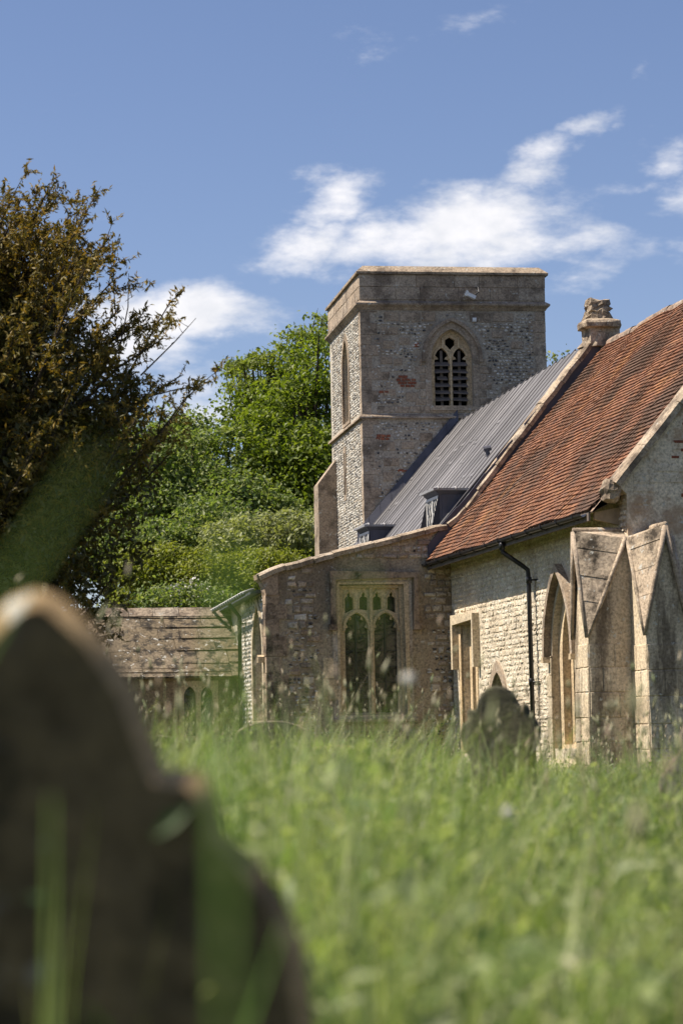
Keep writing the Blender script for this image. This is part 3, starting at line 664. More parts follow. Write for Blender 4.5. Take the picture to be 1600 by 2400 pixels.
# ---------------------------------------------------------------- aisle south wall + eaves
S4 = fnS(-3.95)
sa = arch(-1.02, .58, 1.43, 2.75, 3.86)
mb = MB(); mb.plate(rect(-9.5, -.02, -.3, 4.15), [sa], S4, 0, -.4, back=False); asw = mb.build('aisle_south_wall', M['tower_mortar_s'], CH)
mb = MB()
for q in rubble(rng, -3.0, -.05, .5, 4.05, (.07, .11), (.07, .16), rect(-3.1, -.3, .4, 4.1), [arch(-1.02, .75, 1.2, 2.75, 4.05)], 0): mb.flint(S4, (q[0]+q[1])/2, (q[2]+q[3])/2, (q[1]-q[0])*.95, (q[3]-q[2])*.95, rng.uniform(.012, .03), rng)
mb.build('flintwork', M['flint_s'], asw, kind='stuff')
mb = MB(); mb.plate(arch(-1.02, .72, 1.3, 2.75, 4.02), [sa], S4, .03, -.03); ws = mb.build('aisle_south_window', M['dress_pale'], CH)
mb = MB(); mb.plate(arch(-1.02, .6, 1.42, 2.75, 3.88), [arch(-1.27, .2, 1.5, 2.8, 3.2, 6), arch(-.77, .2, 1.5, 2.8, 3.2, 6)], S4, -.2, -.32); mb.build('tracery', M['dress'], ws)
mb = MB(); mb.plate(rect(-1.7, -.4, 1.4, 3.9), [], S4, -.28, -.3); mb.build('glass', M['glass'], ws)
mb = MB(); mb.plate([(-.30, 2.62), (-.18, 2.62), (-.18, 2.74), (-.24, 2.78)], [], S4, .16, 0); mb.build('hood_stop', M['dress'], ws)
# lead roof of the aisle with its overhanging eave
ez = lambda y: 4.12-.03*y
mb = MB(); mb.add([(-4.20, .42, ez(.4)), (-4.20, 9.4, ez(9.4)), (.3, 9.4, 5.0), (.3, .42, 5.15), (-4.20, .42, ez(.4)-.05), (-4.20, 9.4, ez(9.4)-.05), (-3.9, 9.4, ez(9.4)-.0), (-3.9, .42, ez(.4)-.02)], [(0, 1, 2, 3), (0, 4, 5, 1), (4, 7, 6, 5), (0, 3, 7, 4)])
ar = mb.build('aisle_roof', M['lead'], CH)
mb = MB(); mb.tube([(-4.34, y, ez(y)-.05) for y in (.42, 2, 4, 6, 9)], .04, 8); mb.build('eaves_gutter', M['lead'], ar, True)
for i in range(30):
    y = .5+i*.29
    mb = MB(); mb.tube([(-4.10, y+.05, ez(y)+.06), (-4.20, y, ez(y)+.04), (-4.40, y-.02, ez(y)-.03), (-4.39, y-.03, ez(y)-.09)], .022, 6); mb.build('roof_roll', M['lead_roll'], ar, True)
mb = MB(); mb.tube([(-4.32, 2.55, 4.0), (-4.20, 2.55, 3.85), (-4.08, 2.55, 3.7), (-4.08, 2.55, 0)], .045, 8); dp = mb.build('drainpipe', M['iron'], CH, True)
for z in (1.95, 3.55):
    mb = MB(); mb.tube([(-4.08, 2.55, z-.05), (-4.08, 2.55, z+.05)], .06, 8); mb.tube([(-4.08, 2.50, z), (-3.95, 2.42, z)], .012, 5); mb.build('pipe_bracket', M['iron'], dp)

# ---------------------------------------------------------------- south porch
mb = MB(); pw = [arch(-5.12, .13, 1.15, 2.0, 2.22, 6), arch(-4.75, .13, 1.15, 2.0, 2.22, 6)]
mb.plate(rect(-7.4, -3.95, -.3, 2.62), pw, fnE(3.0), 0, -.3, back=False)
mb.add([(-7.4, 3, -.3), (-7.4, 6.2, -.3), (-7.4, 6.2, 2.6), (-7.4, 4.6, 3.95), (-7.4, 3, 2.6)], [(0, 1, 2, 3, 4)])
po = mb.build('porch', M['porch_wall'], CH)
for q in rubble(rng, -7.2, -4.10, .5, 2.4, (.22, .32), (.4, .8), rect(-7.3, -4.00, .4, 2.45), [rect(-5.4, -4.45, 1.0, 2.36)], .006): piece('wall_stone', M['porch_wall'], po, lambda m: m.stone(fnE(3.0), *q, .01, rng, ch=.01, jit=.004))
mb = MB(); mb.plate(rect(-5.36, -4.5, 1.05, 2.34), pw, fnE(3.0), .02, -.2); pwn = mb.build('porch_window', M['dress'], po)
mb = MB(); mb.plate(rect(-5.3, -4.55, 1.1, 2.3), [], fnE(3.0), -.22, -.24); mb.build('window_glass', M['glass'], pwn)
mb = MB(); mb.box(-7.42, -3.92, 2.88, 3.02, 2.44, 2.54); mb.build('eaves_cornice', M['porch_wall'], po)
pr_ = MB(); pr_.add([(-7.5, 2.85, 2.47), (-3.95, 2.85, 2.47), (-3.95, 4.6, 3.92), (-7.5, 4.6, 3.92), (-7.5, 6.35, 2.47), (-3.95, 6.35, 2.47)], [(0, 1, 2, 3), (3, 2, 5, 4)]); pro = pr_.build('porch_roof', M['slab'], CH)
pd = Vector((0, 1.75, 1.45)).normalized(); pn = Vector((0, -pd.z, pd.y))
t = -.08; ci = 0
for hgt in (.47, .45, .43, .40, .36, .25):
    x = -7.5+rng.uniform(-.3, 0)
    while x < -3.95:
        w = min(rng.uniform(.35, .95), -3.93-x)
        if w > .1:
            j = rng.uniform(-.012, .012)+.03*math.sin(x*1.3+t)
            def slab(m):
                b_ = Vector((0, 2.85, 2.47)); vs = []
                for (tt, up) in ((t+rng.uniform(-.012, .012), .027+j*.6), (t+hgt+.04, .010)):
                    for xx in (x+.006, x+w-.006):
                        for dn in (0, -.055): vs.append(tuple(b_+pd*(tt+rng.uniform(-.014, .014))+pn*(up+dn*.75)+Vector((xx, 0, 0))))
                m.add(vs, [(0, 2, 6, 4), (1, 5, 7, 3), (0, 1, 3, 2), (4, 6, 7, 5), (0, 4, 5, 1), (2, 3, 7, 6)])
            piece('stone_slate', M['slab'], pro, slab)
        x += w
    t += hgt
x = -7.5
while x < -4.00:
    w = min(rng.uniform(.5, .8), -3.93-x); piece('ridge_stone', M['coping'], pro, lambda m: m.add([(x+.005, 4.42, 3.83), (x+w-.005, 4.42, 3.83), (x+w-.005, 4.58, 4.03), (x+.005, 4.58, 4.03+rng.uniform(-.01, .01)), (x+.005, 4.78, 3.83), (x+w-.005, 4.78, 3.83)], [(0, 1, 2, 3), (3, 2, 5, 4), (0, 3, 4), (1, 5, 2)])); x += w

# ---------------------------------------------------------------- chancel: walls
S0 = fnS(0)
low = rect(.72, 1.85, .8, 3.3); lan = arch(7.8, .72, .75, 2.43, 3.75); dor = arch(3.45, .55, -.2, 1.5, 2.25)
mb = MB(); mb.plate(rect(-.02, 11.485, -.3, 4.95), [low, lan, dor], S0, 0, -.45, back=False); cs = mb.build('chancel_south_wall', M['chancel_mortar'], CH)
hs = [rect(.36, 2.2, .6, 3.55), arch(7.8, .98, .45, 2.43, 4.15), arch(3.45, .72, -.3, 1.5, 2.5)]
mb = MB()
for q in rubble(rng, .02, 11.45, .05, 4.9, (.06, .13), (.07, .26), rect(0, 11.5, 0, 4.9), hs, .006):
    r_ = rng.random()
    if r_ < .55: mb.stone(S0, *q, rng.uniform(.003, .02), rng, ch=.014, jit=.016)
    elif r_ < .95: mb.flint(S0, (q[0]+q[1])/2, (q[2]+q[3])/2, (q[1]-q[0])*1.05, (q[3]-q[2])*1.08, rng.uniform(.008, .026), rng, 8)
mb.build('rubble_stones', M['chancel_stone'], cs, kind='stuff')
# squint window by the aisle
mb = MB(); strip_along(mb, [(.47, 2.40), (.47, 3.42), (2.10, 3.42), (2.10, 2.40)], S0, .065, -.02, .15); lw = mb.build('low_side_window', M['dress_pale'], CH)
mb = MB(); mb.plate(rect(.56, 2.0, .7, 3.36), [low], S0, .02, -.03); mb.build('window_surround', M['dress'], lw)
mb = MB(); mb.plate(rect(.70, 1.87, .78, 3.32), [arch(1.285, .36, .9, 2.7, 3.15, 8)], S0, -.16, -.30); mb.plate(rect(.70, 1.87, .78, 3.32), [arch(1.285, .27, .95, 2.6, 3.0, 8)], S0, -.30, -.40); mb.build('tracery', M['dress'], lw)
mb = MB(); mb.plate(rect(.9, 1.7, .8, 3.2), [], S0, -.36, -.38); mb.build('window_glass', M['glass'], lw)
# priest's door
mb = MB(); mb.plate(arch(3.45, .70, -.2, 1.5, 2.47), [dor], S0, .035, -.03); pdo = mb.build('priest_door', M['ashlar'], CH)
for i in range(5):
    a = 2.92+i*.212; piece('door_board', M['wood'], pdo, lambda m: m.plate(rect(a+.004, a+.206, -.2, 2.3), [], S0, -.25+rng.uniform(-.006, .006), -.3))
# lancet
mb = MB(); strip_along(mb, archline(7.8, .84, 2.43, 3.97, 12, .06), S0, .055, -.02, .14); lc = mb.build('chancel_lancet', M['ashlar'], CH)
for s_ in (-1, 1):
    mb = MB(); mb.plate([(7.8+s_*.84-.08, 2.30), (7.8+s_*.84+.08, 2.30), (7.8+s_*.84+.06, 2.40), (7.8+s_*.84-.06, 2.40)], [], S0, .16, -.01); mb.build('hood_stop', M['dress'], lc)
z = .5; i = 0
while z < 2.4:
    h = min(rng.uniform(.3, .45), 2.42-z)
    for s_ in (-1, 1):
        w = (.16, .27)[(i+(s_ > 0)) % 2]; a0, a1 = (7.8-.72-w, 7.8-.71) if s_ < 0 else (7.8+.71, 7.8+.72+w)
        piece('jamb_stone', M['dress_pale'], lc, lambda m: m.stone(S0, a0, a1, z+.004, z+h-.004, .035, rng, ch=.01, jit=.004))
    z += h; i += 1
mb = MB(); mb.plate(arch(7.8, .74, .72, 2.43, 3.77), [arch(7.8, .52, .82, 2.40, 3.45, 10)], S0, -.13, -.28); mb.plate(arch(7.8, .70, .74, 2.43, 3.7), [arch(7.8, .36, .86, 2.38, 3.2, 10)], S0, -.28, -.42); mb.build('inner_order', M['dress'], lc)
mb = MB(); mb.plate(rect(7.2, 8.4, .8, 3.5), [], S0, -.38, -.40); mb.build('window_glass', M['glass'], lc)
mb = MB()
for k in range(7): mb.plate(rect(7.4, 8.2, .95+k*.33, .97+k*.33), [], S0, -.36, -.38)
mb.plate(rect(7.785, 7.815, .85, 3.3), [], S0, -.355, -.38); mb.build('glazing_bars', M['iron'], lc)
mb = MB(); mb.add([S0(6.9, .35, .22), S0(8.7, .35, .22), S0(8.7, .42, .22), S0(6.9, .42, .22), S0(7.0, .78, -.3), S0(8.6, .78, -.3), S0(6.9, .35, 0), S0(8.7, .35, 0)], [(0, 1, 2, 3), (3, 2, 5, 4), (0, 3, 4, 6), (1, 7, 5, 2)]); mb.build('sill', M['dress_pale'], lc)
# east gable wall
CE = fnE(-11.5)
gp = [(0, -.3), (7.3, -.3), (7.3, 4.9), (3.62, 9.35), (-.12, 5.02), (0.0, 4.9)]
mb = MB(); mb.plate(gp, [], CE, 0, -.4); ce = mb.build('chancel_east_wall', M['gable_render'], CH)
for (a, z, n) in [(1.36, 6.02, 2), (1.20, 5.74, 1), (1.32, 5.60, 2), (1.16, 5.48, 1), (1.40, 5.24, 1), (1.30, 4.86, 2), (1.5, 6.3, 2)]:
    for i in range(n): piece('brick', M['brick'], ce, lambda m: m.stone(CE, a-.36+i*.19, a-.36+i*.19+rng.uniform(.11, .18), z+rng.uniform(-.02, .02), z+rng.uniform(.045, .07), .012, rng, ch=.008))
for q in rubble(rng, .1, 2.4, 4.4, 7.2, (.12, .22), (.25, .5), gp, [], .01):
    if rng.random() < .45 and q[0] > .1: piece('wall_stone', M['gable_render'], ce, lambda m: m.stone(CE, *q, .008, rng, ch=.012, jit=.01))
ECOPE = [(-.26, 5.10), (3.62, 9.62)]
pts = along(ECOPE, (.5, .95))
for p, q in zip(pts, pts[1:]): cope_stone(p, q, M['coping'], ce, y0=-11.60, y1=-11.12, t=.14, jz=.012)
pts = along([(3.68, 9.62), (7.5, 5.05)], (.6, .9))
for p, q in zip(pts, pts[1:]): cope_stone(p, q, M['coping'], ce, y0=-11.60, y1=-11.12, t=.14)
mb = MB(); lump(mb, -.22, -11.34, [(4.78, .06, .12), (4.83, .13, .20), (4.92, .12, .21), (4.98, .17, .23), (5.06, .13, .21), (5.15, .10, .18)], 13, .045, rng, .9); mb.build('kneeler', M['coping'], ce)
mb = MB(); mb.add([(-.42, -10.98, 4.64), (-.42, -11.08, 4.64), (.02, -11.08, 4.72), (.02, -10.98, 4.72), (-.42, -10.98, 4.52), (-.42, -11.08, 4.52), (.02, -11.08, 4.42), (.02, -10.98, 4.42)], [(0, 1, 2, 3), (4, 5, 6, 7), (0, 1, 5, 4), (1, 2, 6, 5), (0, 3, 7, 4)]); mb.build('rafter_end', M['bare_wood'], ce)

# ---------------------------------------------------------------- chancel roof: clay tiles
up = Vector((math.cos(R(49.1)), 0, math.sin(R(49.1)))); nm = Vector((-math.sin(R(49.1)), 0, math.cos(R(49.1))))
EV = Vector((-.50, 0, 4.645))
mb = MB(); mb.add([EV+Vector((0, -.03, 0)), EV+Vector((0, -11.2, 0)), EV+up*6.28+Vector((0, -11.2, 0)), EV+up*6.28+Vector((0, -.03, 0)), (7.75, -11.2, 4.6), (7.75, -.03, 4.6)], [(0, 1, 2, 3), (3, 2, 4, 5)])
mb.add([EV+Vector((0, -.03, -.02)), EV+Vector((0, -11.2, -.02)), (0.05, -11.2, 4.9), (.05, -.03, 4.9)], [(0, 1, 2, 3)])
cr = mb.build('chancel_roof', M['ridge'], CH)
def und(y, t): return .022*math.sin(y*.9+t*.7)+.016*math.sin(y*2.3-t*1.1+1)+.008*math.sin(y*5.1+t*2.2)
def tile_local(rg):
    w = .164; L = .18; vs = []
    for (tt, h) in ((0, .052), (L*.5, .034), (L, .012)):
        for a, c in ((-w/2, 0), (0, .004), (w/2, 0)): vs.append((a+rg.uniform(-.002, .002), tt+rg.uniform(-.003, .003)*(tt == 0), h+c+rg.uniform(-.002, .002)))
    lo = [(v[0], v[1], v[2]-.038) for v in vs[:3]]
    return vs+lo, [(0, 1, 4, 3), (1, 2, 5, 4), (3, 4, 7, 6), (4, 5, 8, 7), (9, 10, 1, 0), (10, 11, 2, 1), (0, 3, 9), (2, 11, 5)]
spots = []
for k in range(55):
    for j in range(65):
        a = .12+j*.1725+(k % 2)*.086+rng.uniform(-.006, .006)
        if a > 11.14: continue
        spots.append((k, a, k*.1128+rng.uniform(-.003, .003)+(rng.uniform(-.012, .012) if rng.random() < .06 else 0)))
def key(s): return (s[1]*1.0-s[2]*.4)
order = sorted(range(len(spots)), key=lambda i: -key(spots[i]))
single = set(order[:300])
variants = []
for v in range(5):
    vs, fs = tile_local(rng); me = bpy.data.meshes.new('roof_tile'); me.from_pydata(vs, [], fs); me.materials.append(M['tile']); variants.append(me)
tm = MB()
for i, (k, a, t) in enumerate(spots):
    tw = rng.uniform(-.012, .012); li = rng.uniform(-.002, .003)+(rng.uniform(.004, .012) if rng.random() < .05 else 0)
    X = (Vector((0, -1, 0))*math.cos(tw)+up*math.sin(tw)); Y = (up*math.cos(tw)+Vector((0, 1, 0))*math.sin(tw))
    org = EV+up*t+Vector((0, -a, 0))+nm*(und(a, t)+.012+li)
    mx = Matrix((X, Y, nm)).transposed().to_4x4(); mx.translation = org
    if i in single:
        o = bpy.data.objects.new('roof_tile', variants[rng.randrange(5)]); link(o, cr); o.matrix_local = mx
    else:
        vs, fs = tile_local(rng); tm.add([tuple(mx @ Vector(v)) for v in vs], fs)
tm.build('roof_tiling', M['tile'], cr, kind='stuff')
y = -.05
while y > -11.1:
    w = min(rng.uniform(.38, .48), y+11.15)
    if w < .05: break
    rz = 9.40+und(-y, 6.2)
    def rid(m):
        vs = []; r_ = .13+rng.uniform(-.008, .008)
        for yy in (y-.004, y-w+.004):
            for q in range(7):
                t = math.pi*(q/6); vs.append((3.62-math.cos(t)*r_*1.15, yy, rz-.10+math.sin(t)*r_*1.25+rng.uniform(-.006, .006)))
        m.add(vs, [[q, q+1, q+8, q+7] for q in range(6)])
    piece('ridge_tile', M['ridge'], cr, rid); y -= w
# gutter and downpipe
mb = MB(); vs = []; fs = []
gy = [.0, -2, -4, -6, -8, -10.95]
for i, yy in enumerate(gy):
    for q in range(7):
        t = math.pi*(1+q/6); vs.append((-.58+math.cos(t)*.062, yy, 4.63+math.sin(t)*.062-.006*math.sin(yy)))
    for q in range(7):
        t = math.pi*(2-q/6); vs.append((-.58+math.cos(t)*.052, yy, 4.63+math.sin(t)*.052-.006*math.sin(yy)))
for i in range(len(gy)-1):
    for q in range(14): fs.append([i*14+q, i*14+(q+1) % 14, i*14+14+(q+1) % 14, i*14+14+q])
fs += [list(range(14)), [14*(len(gy)-1)+q for q in range(14)]]
mb.add(vs, fs); gu = mb.build('gutter', M['iron'], CH)
mb = MB(); mb.box(-.52, -.49, -11.05, -.02, 4.50, 4.64); mb.build('fascia', M['wood'], gu)
for i in range(12):
    yy = -.4-i*.92; mb = MB(); mb.tube([(-.50, yy, 4.58), (-.52, yy, 4.56), (-.58, yy, 4.555), (-.645, yy, 4.59), (-.65, yy, 4.66)], .012, 5); mb.build('gutter_bracket', M['iron'], gu)
mb = MB(); mb.tube([(-.58, -6.0, 4.60), (-.58, -6.0, 4.44), (-.56, -6.01, 4.38), (-.22, -6.12, 4.12), (-.14, -6.15, 4.05), (-.13, -6.15, 3.9), (-.13, -6.2, 0)], .043, 10); dp = mb.build('downpipe', M['iron'], CH, True)
for z in (4.5, 3.86, 1.98):
    x = -.58 if z > 4.2 else -.13; yy = -6.0 if z > 4.2 else -6.17
    mb = MB(); mb.tube([(x, yy, z-.06), (x, yy, z+.05), (x, yy, z+.06)], [.056, .056, .05], 10)
    if z < 4.2: mb.box(x, .02, yy-.10, yy-.07, z-.02, z+.01); mb.tube([(x, yy, z), (-.01, yy-.16, z)], .012, 5)
    mb.build('pipe_collar', M['iron'], dp, True)

# ---------------------------------------------------------------- corner buttresses of the chancel
def buttress(P, name):
    """P maps (out, across, z): out from the wall, across the face 0..w; gabled head with roll mouldings"""
    w = .70; o_ = .74; c = w/2; zb = 2.55; zr = 4.32; zw = 4.18
    base = 1.06
    body = MB()
    # shaft, a little wider at the foot
    v = [P(0, -.0, -.3), P(o_*base, -.01, -.3), P(o_*base, w+.01, -.3), P(0, w, -.3), P(0, 0, zb), P(o_, 0, zb), P(o_, w, zb), P(0, w, zb),
         P(.04, 0, zw), P(.04, w, zw), P(o_+.0, c, zr-.04), P(.0, 0, zw), P(.0, w, zw)]
    body.add(v, [(0, 1, 5, 4), (1, 2, 6, 5), (2, 3, 7, 6), (4, 5, 8, 11), (7, 6, 9, 12), (5, 6, 10)])
    b_ = body.build(name, M['buttress'], CH)
    top = MB()
    R0, RN = P(o_+.10, c, zr), P(-.2, c, zr)
    for s_, a in ((0, -.03), (1, w+.03)):
        k = 0 if s_ == 0 else w
        top.add([R0, RN, P(-.05, k, zw+.02), P(.06, a, zw-.02), P(o_+.03, a, zb), P(o_+.09, c, zr-.02)], [(0, 1, 2, 3), (0, 3, 4)])
        A0, A1, Bt = Vector(R0), Vector(P(.04, a, zw-.02)), Vector(P(o_+.03, a, zb))
        nn_ = (A1-A0).cross(Bt-A0).normalized(); ce_ = Vector(P(.3, c, 3.0))
        if nn_.dot((A0+A1+Bt)/3-ce_) < 0: nn_ = -nn_
        ts_ = [0, .16, .42, .66, .97] if name[0] == 's' else [0, .13, .36, .62, .82, .97]
        for t0_, t1_ in zip(ts_, ts_[1:]):
            q4 = [A0.lerp(Bt, t0_+.003), A1.lerp(Bt, t0_+.003+rng.uniform(-.012, .012)), A1.lerp(Bt, t1_-.003), A0.lerp(Bt, t1_-.003)]; of = rng.uniform(.012, .022); j_ = rng.uniform(-.006, .008)
            vs_ = [p-nn_*.03 for p in q4]+[p+nn_*(of+j_*(i_ > 1)) for i_, p in enumerate(q4)]
            mq = MB(); mq.add(vs_, [(4, 5, 6, 7), (0, 1, 5, 4), (1, 2, 6, 5), (2, 3, 7, 6), (3, 0, 4, 7)]); mq.build('weathering_stone', M['buttress_top'], b_)
    top.build('weathering', M['buttress_top'], b_)
    # stone courses of the weathering, roll mouldings and ridge
    mo = MB()
    for k, a in ((0, -.035), (w, w+.035)):
        mo = MB(); A = Vector(P(.06, a, zw)); B = Vector(P(o_+.02, a, zb)); mo.tube([A, A.lerp(B, .33)+Vector((.006, 0, 0)), A.lerp(B, .66), B], [.042, .04, .036, .026], 7); mo.build('roll_moulding', M['buttress_top'], b_, True)
        mo = MB(); A = Vector(P(o_+.09, c, zr-.02)); B = Vector(P(o_+.04, a, zb)); mo.tube([A, A.lerp(B, .33), A.lerp(B, .66)+Vector((0, .006, 0)), B], [.045, .042, .038, .028], 7); mo.build('roll_moulding', M['ashlar'], b_, True)
    mo = MB(); mo.tube([R0, Vector(R0).lerp(Vector(RN), .5), RN], [.05, .055, .05], 7); mo.build('ridge_roll', M['coping'], b_, True)
    # joints: shallow stones along the face
    z = .1
    while z < 2.4:
        h = min(rng.uniform(.28, .45), 2.45-z)
        for (f_, a0, a1) in ((lambda a, z_, q: P(o_*(1+.06*(1-z_/zb))+q, a, z_), .0, w), (lambda a, z_, q: P(a, -q, z_), .02, o_), (lambda a, z_, q: P(a, w+q, z_), .02, o_)):
            am = a0+(a1-a0)*rng.choice((.32, .4, .6, .68, 1.0))
            for s0_, s1_ in ((a0, am), (am, a1)):
                if s1_-s0_ > .05: piece('buttress_stone', M['buttress'], b_, lambda m: m.stone(f_, s0_+.005, s1_-.005, z+.005, z+h-.005, rng.uniform(.008, .02), rng, ch=.012, jit=.008))
        z += h
    return b_
buttress(lambda o_, a, z: (-o_, -11.53+a, z), 'south_corner_buttress')
buttress(lambda o_, a, z: (a+.0, -11.5-o_, z), 'east_corner_buttress')

# floodlight on the tower parapet, alarm box on its wall
FLM = Matrix.Translation(CH.location) @ Matrix.Rotation(PHI, 4, 'Z') @ TM
def tw(x, y, z): return FLM @ Vector((x, y, z))
fe = empty('floodlight', tw(2.95, -.1, 12.55), R(9)); tag(fe, 'small floodlight with pale housing bracketed to the tower parapet', 'floodlight')
L2 = Matrix.Rotation(R(25), 4, 'Y') @ Matrix.Scale(.68, 4)
mb = MB(L2); mb.box(-.22, .12, -.30, -.08, -.06, .07); mb.add([(-.22, -.32, -.1), (-.22, -.06, -.1), (-.22, -.06, .1), (-.22, -.32, .1), (-.32, -.34, -.12), (-.32, -.04, -.12), (-.32, -.04, .12), (-.32, -.34, .12)], [(0, 1, 5, 4), (1, 2, 6, 5), (2, 3, 7, 6), (3, 0, 4, 7)]); mb.build('housing', M['white_metal'], fe)
mb = MB(L2); mb.box(-.315, -.30, -.32, -.06, -.1, .1); mb.build('lens', M['void'], fe)
mb = MB(); mb.tube([(.14, .06, .28), (.17, -.1, .25), (.17, -.18, .12), (.05, -.19, .03)], .018, 6); mb.build('bracket', M['iron'], fe)
ab = MB(FLM); ab.box(2.98, 3.08, -.07, -.01, 11.92, 12.02); ab.box(3.0, 3.06, -.09, -.07, 11.94, 12.0)
tag(ab.build('alarm_box', M['white_metal']), 'tiny white box fixed high on the tower above the belfry window', 'box')

# ================================================================ ground
def sstep(a, b, x): t = np.clip((x-a)/(b-a), 0, 1); return t*t*(3-2*t)
def gz(x, y):
    x = np.asarray(x, float); y = np.asarray(y, float)
    return 4.2*sstep(70, 92, y)*sstep(14, -2, x*0+np.minimum(x, 14)*.2)+9*sstep(100, 260, y)+.05*np.sin(x*.9)*np.sin(y*.7)+.03*np.sin(x*2.3+1)*np.sin(y*1.9)
m, g, b, nt = mat('churchyard_soil'); pos = g.n('ShaderNodeNewGeometry').outputs['Position']
nt.links.new(g.mix(g.noise(pos, 1.5, 6), (.022, .032, .010), (.05, .05, .02)), b.inputs['Base Color']); b.inputs['Roughness'].default_value = 1; b.inputs['Specular IOR Level'].default_value = .1
M['ground'] = m
ax = np.concatenate([-np.geomspace(1500, 30, 14), np.linspace(-28, 28, 57), np.geomspace(30, 1500, 14)]); ay = np.concatenate([-np.geomspace(1500, 12, 12), np.linspace(-10, 110, 121), np.geomspace(113, 1500, 16)])
XX, YY = np.meshgrid(ax, ay); V = np.stack([XX, YY, gz(XX, YY)], -1).reshape(-1, 3); nx = len(ax); ny = len(ay)
ii = (np.arange(ny-1)[:, None]*nx+np.arange(nx-1)).ravel()
np_mesh('ground', V, np.stack([ii, ii+1, ii+nx+1, ii+nx], 1), M['ground'], None, True)['kind'] = 'structure'

# ================================================================ gravestones
M['grave_dark'] = stone_mat('dark_mossy_headstone', [(.145, .108, .052)], stain=(.028, .024, .012), stain_amt=.8, stain_scale=5.0, lichen=.12, orange=.4, bump=.6)
M['grave_rim'] = stone_mat('sunlit_lichened_rim', [(.36, .25, .13)], stain=(.05, .04, .025), stain_amt=.7, stain_scale=5, lichen=.7, orange=.3)  # paler than the slab: sunlit edge put into the colour, with lichen
M['grave_grey'] = stone_mat('grey_headstone', [(.24, .19, .15)], stain=(.06, .045, .03), stain_amt=.6, stain_scale=2.5, lichen=.9, orange=.4, bump=.5)
M['grave_moss'] = stone_mat('mossy_headstone', [(.075, .07, .042)], stain=(.02, .02, .016), stain_amt=.85, stain_scale=2, lichen=.06, orange=.1, bump=.6)
M['grave_slate'] = stone_mat('slate_headstone', [(.17, .155, .145)], stain=(.06, .055, .05), stain_amt=.5, stain_scale=3, lichen=.3, orange=.25, bump=.5)
def headstone(name, label, prof, th, ch, loc, rot, m, rim=None):
    """prof: right-hand outline (dx, z) from apex down; mirrored unless it starts at negative dx"""
    pts = prof if prof[0][0] < -.001 else [(-a, z) for a, z in reversed(prof)][:-1]+prof
    pts = pts[::-1]; n = len(pts); cx = sum(p[0] for p in pts)/n
    def off(k):
        out = []
        for i, (a, z) in enumerate(pts):
            p, q = pts[max(i-1, 0)], pts[min(i+1, n-1)]; d = Vector((q[0]-p[0], q[1]-p[1])).normalized(); nv = Vector((-d.y, d.x))
            out.append((a+nv.x*k, z+nv.y*k))
        return out
    def sgn():
        A = sum(pts[i][0]*pts[(i+1) % n][1]-pts[(i+1) % n][0]*pts[i][1] for i in range(n)); return 1 if A > 0 else -1
    inn = off(ch*sgn()); e = empty(name, loc, 0); e.rotation_euler = rot
    tag(e, label, 'gravestone', 'gravestones in the long grass')
    fn = lambda a, z, w: (a, -w, z)
    mb = MB(); mb.plate(inn, [], fn, th/2, -th/2); mb.build('slab', m, e)
    mb = MB(); vs = [fn(a, z, th/2+.001) for a, z in inn]+[fn(a, z, th/2-ch*.7) for a, z in pts]+[fn(a, z, -th/2+ch*.7) for a, z in pts]+[fn(a, z, -th/2-.001) for a, z in inn]
    mb.add(vs, [[l*n+i, l*n+i+1, l*n+n+i+1, l*n+n+i] for l in range(3) for i in range(n-1)]); mb.build('edge', rim or m, e, True)
    return e
pf = [(0, 1.098), (.030, 1.088), (.077, 1.043), (.120, .976), (.147, .901), (.157, .872), (.172, .876), (.20, .868), (.222, .831), (.224, .798), (.262, .767), (.298, .716), (.322, .658), (.334, .561), (.336, -.15)]
pf = [(a*1.067, .9+(z-.9)*1.067) for a, z in pf]
headstone('headstone', 'large dark headstone with pointed stepped top standing close to the camera', pf, .10, .026, (-.405, 3.2, 0), (0, 0, R(4)), M['grave_dark'], M['grave_rim'])
headstone('headstone', 'round topped headstone with grey lichen below the aisle window', [(0, 1.18), (.15, 1.17), (.28, 1.13), (.38, 1.08), (.41, 1.04), (.415, .98), (.415, -.15)], .11, .014, (-.82, 27, 0), (0, 0, R(10)), M['grave_grey'], M['grave_grey'])
headstone('headstone', 'mossy lobed headstone with rounded shoulders in front of the downpipe', [(0, 1.27), (.05, 1.262), (.10, 1.225), (.13, 1.16), (.145, 1.12), (.19, 1.135), (.205, 1.10), (.20, 1.06), (.245, 1.03), (.265, .96), (.245, .87), (.21, .82), (.205, -.15)], .14, .022, (1.07, 16, .0), (R(-4), R(-4), R(-14)), M['grave_moss'], M['grave_moss'])
headstone('headstone', 'low curved headstone almost buried in grass by the window', [(0, .90), (.15, .885), (.26, .84), (.34, .77), (.36, .7), (.36, -.15)], .10, .014, (-.10, 22, 0), (0, R(-2), R(6)), M['grave_grey'], M['grave_rim'])
headstone('headstone', 'small arched headstone peeping over the grass before the porch', [(0, 1.03), (.14, 1.01), (.24, .95), (.28, .88), (.28, -.15)], .09, .012, (-1.85, 24, 0), (0, 0, R(8)), M['grave_moss'], M['grave_grey'])
headstone('headstone', 'leaning slate headstone cut by the picture edge beside the buttress', [(0, 1.06), (.05, 1.05), (.09, .98), (.095, .90), (.16, .84), (.24, .76), (.245, .62), (.235, .1), (.235, -.15)], .10, .014, (1.975, 13, -.05), (R(2), R(-5), R(-26)), M['grave_slate'], M['grave_grey'])

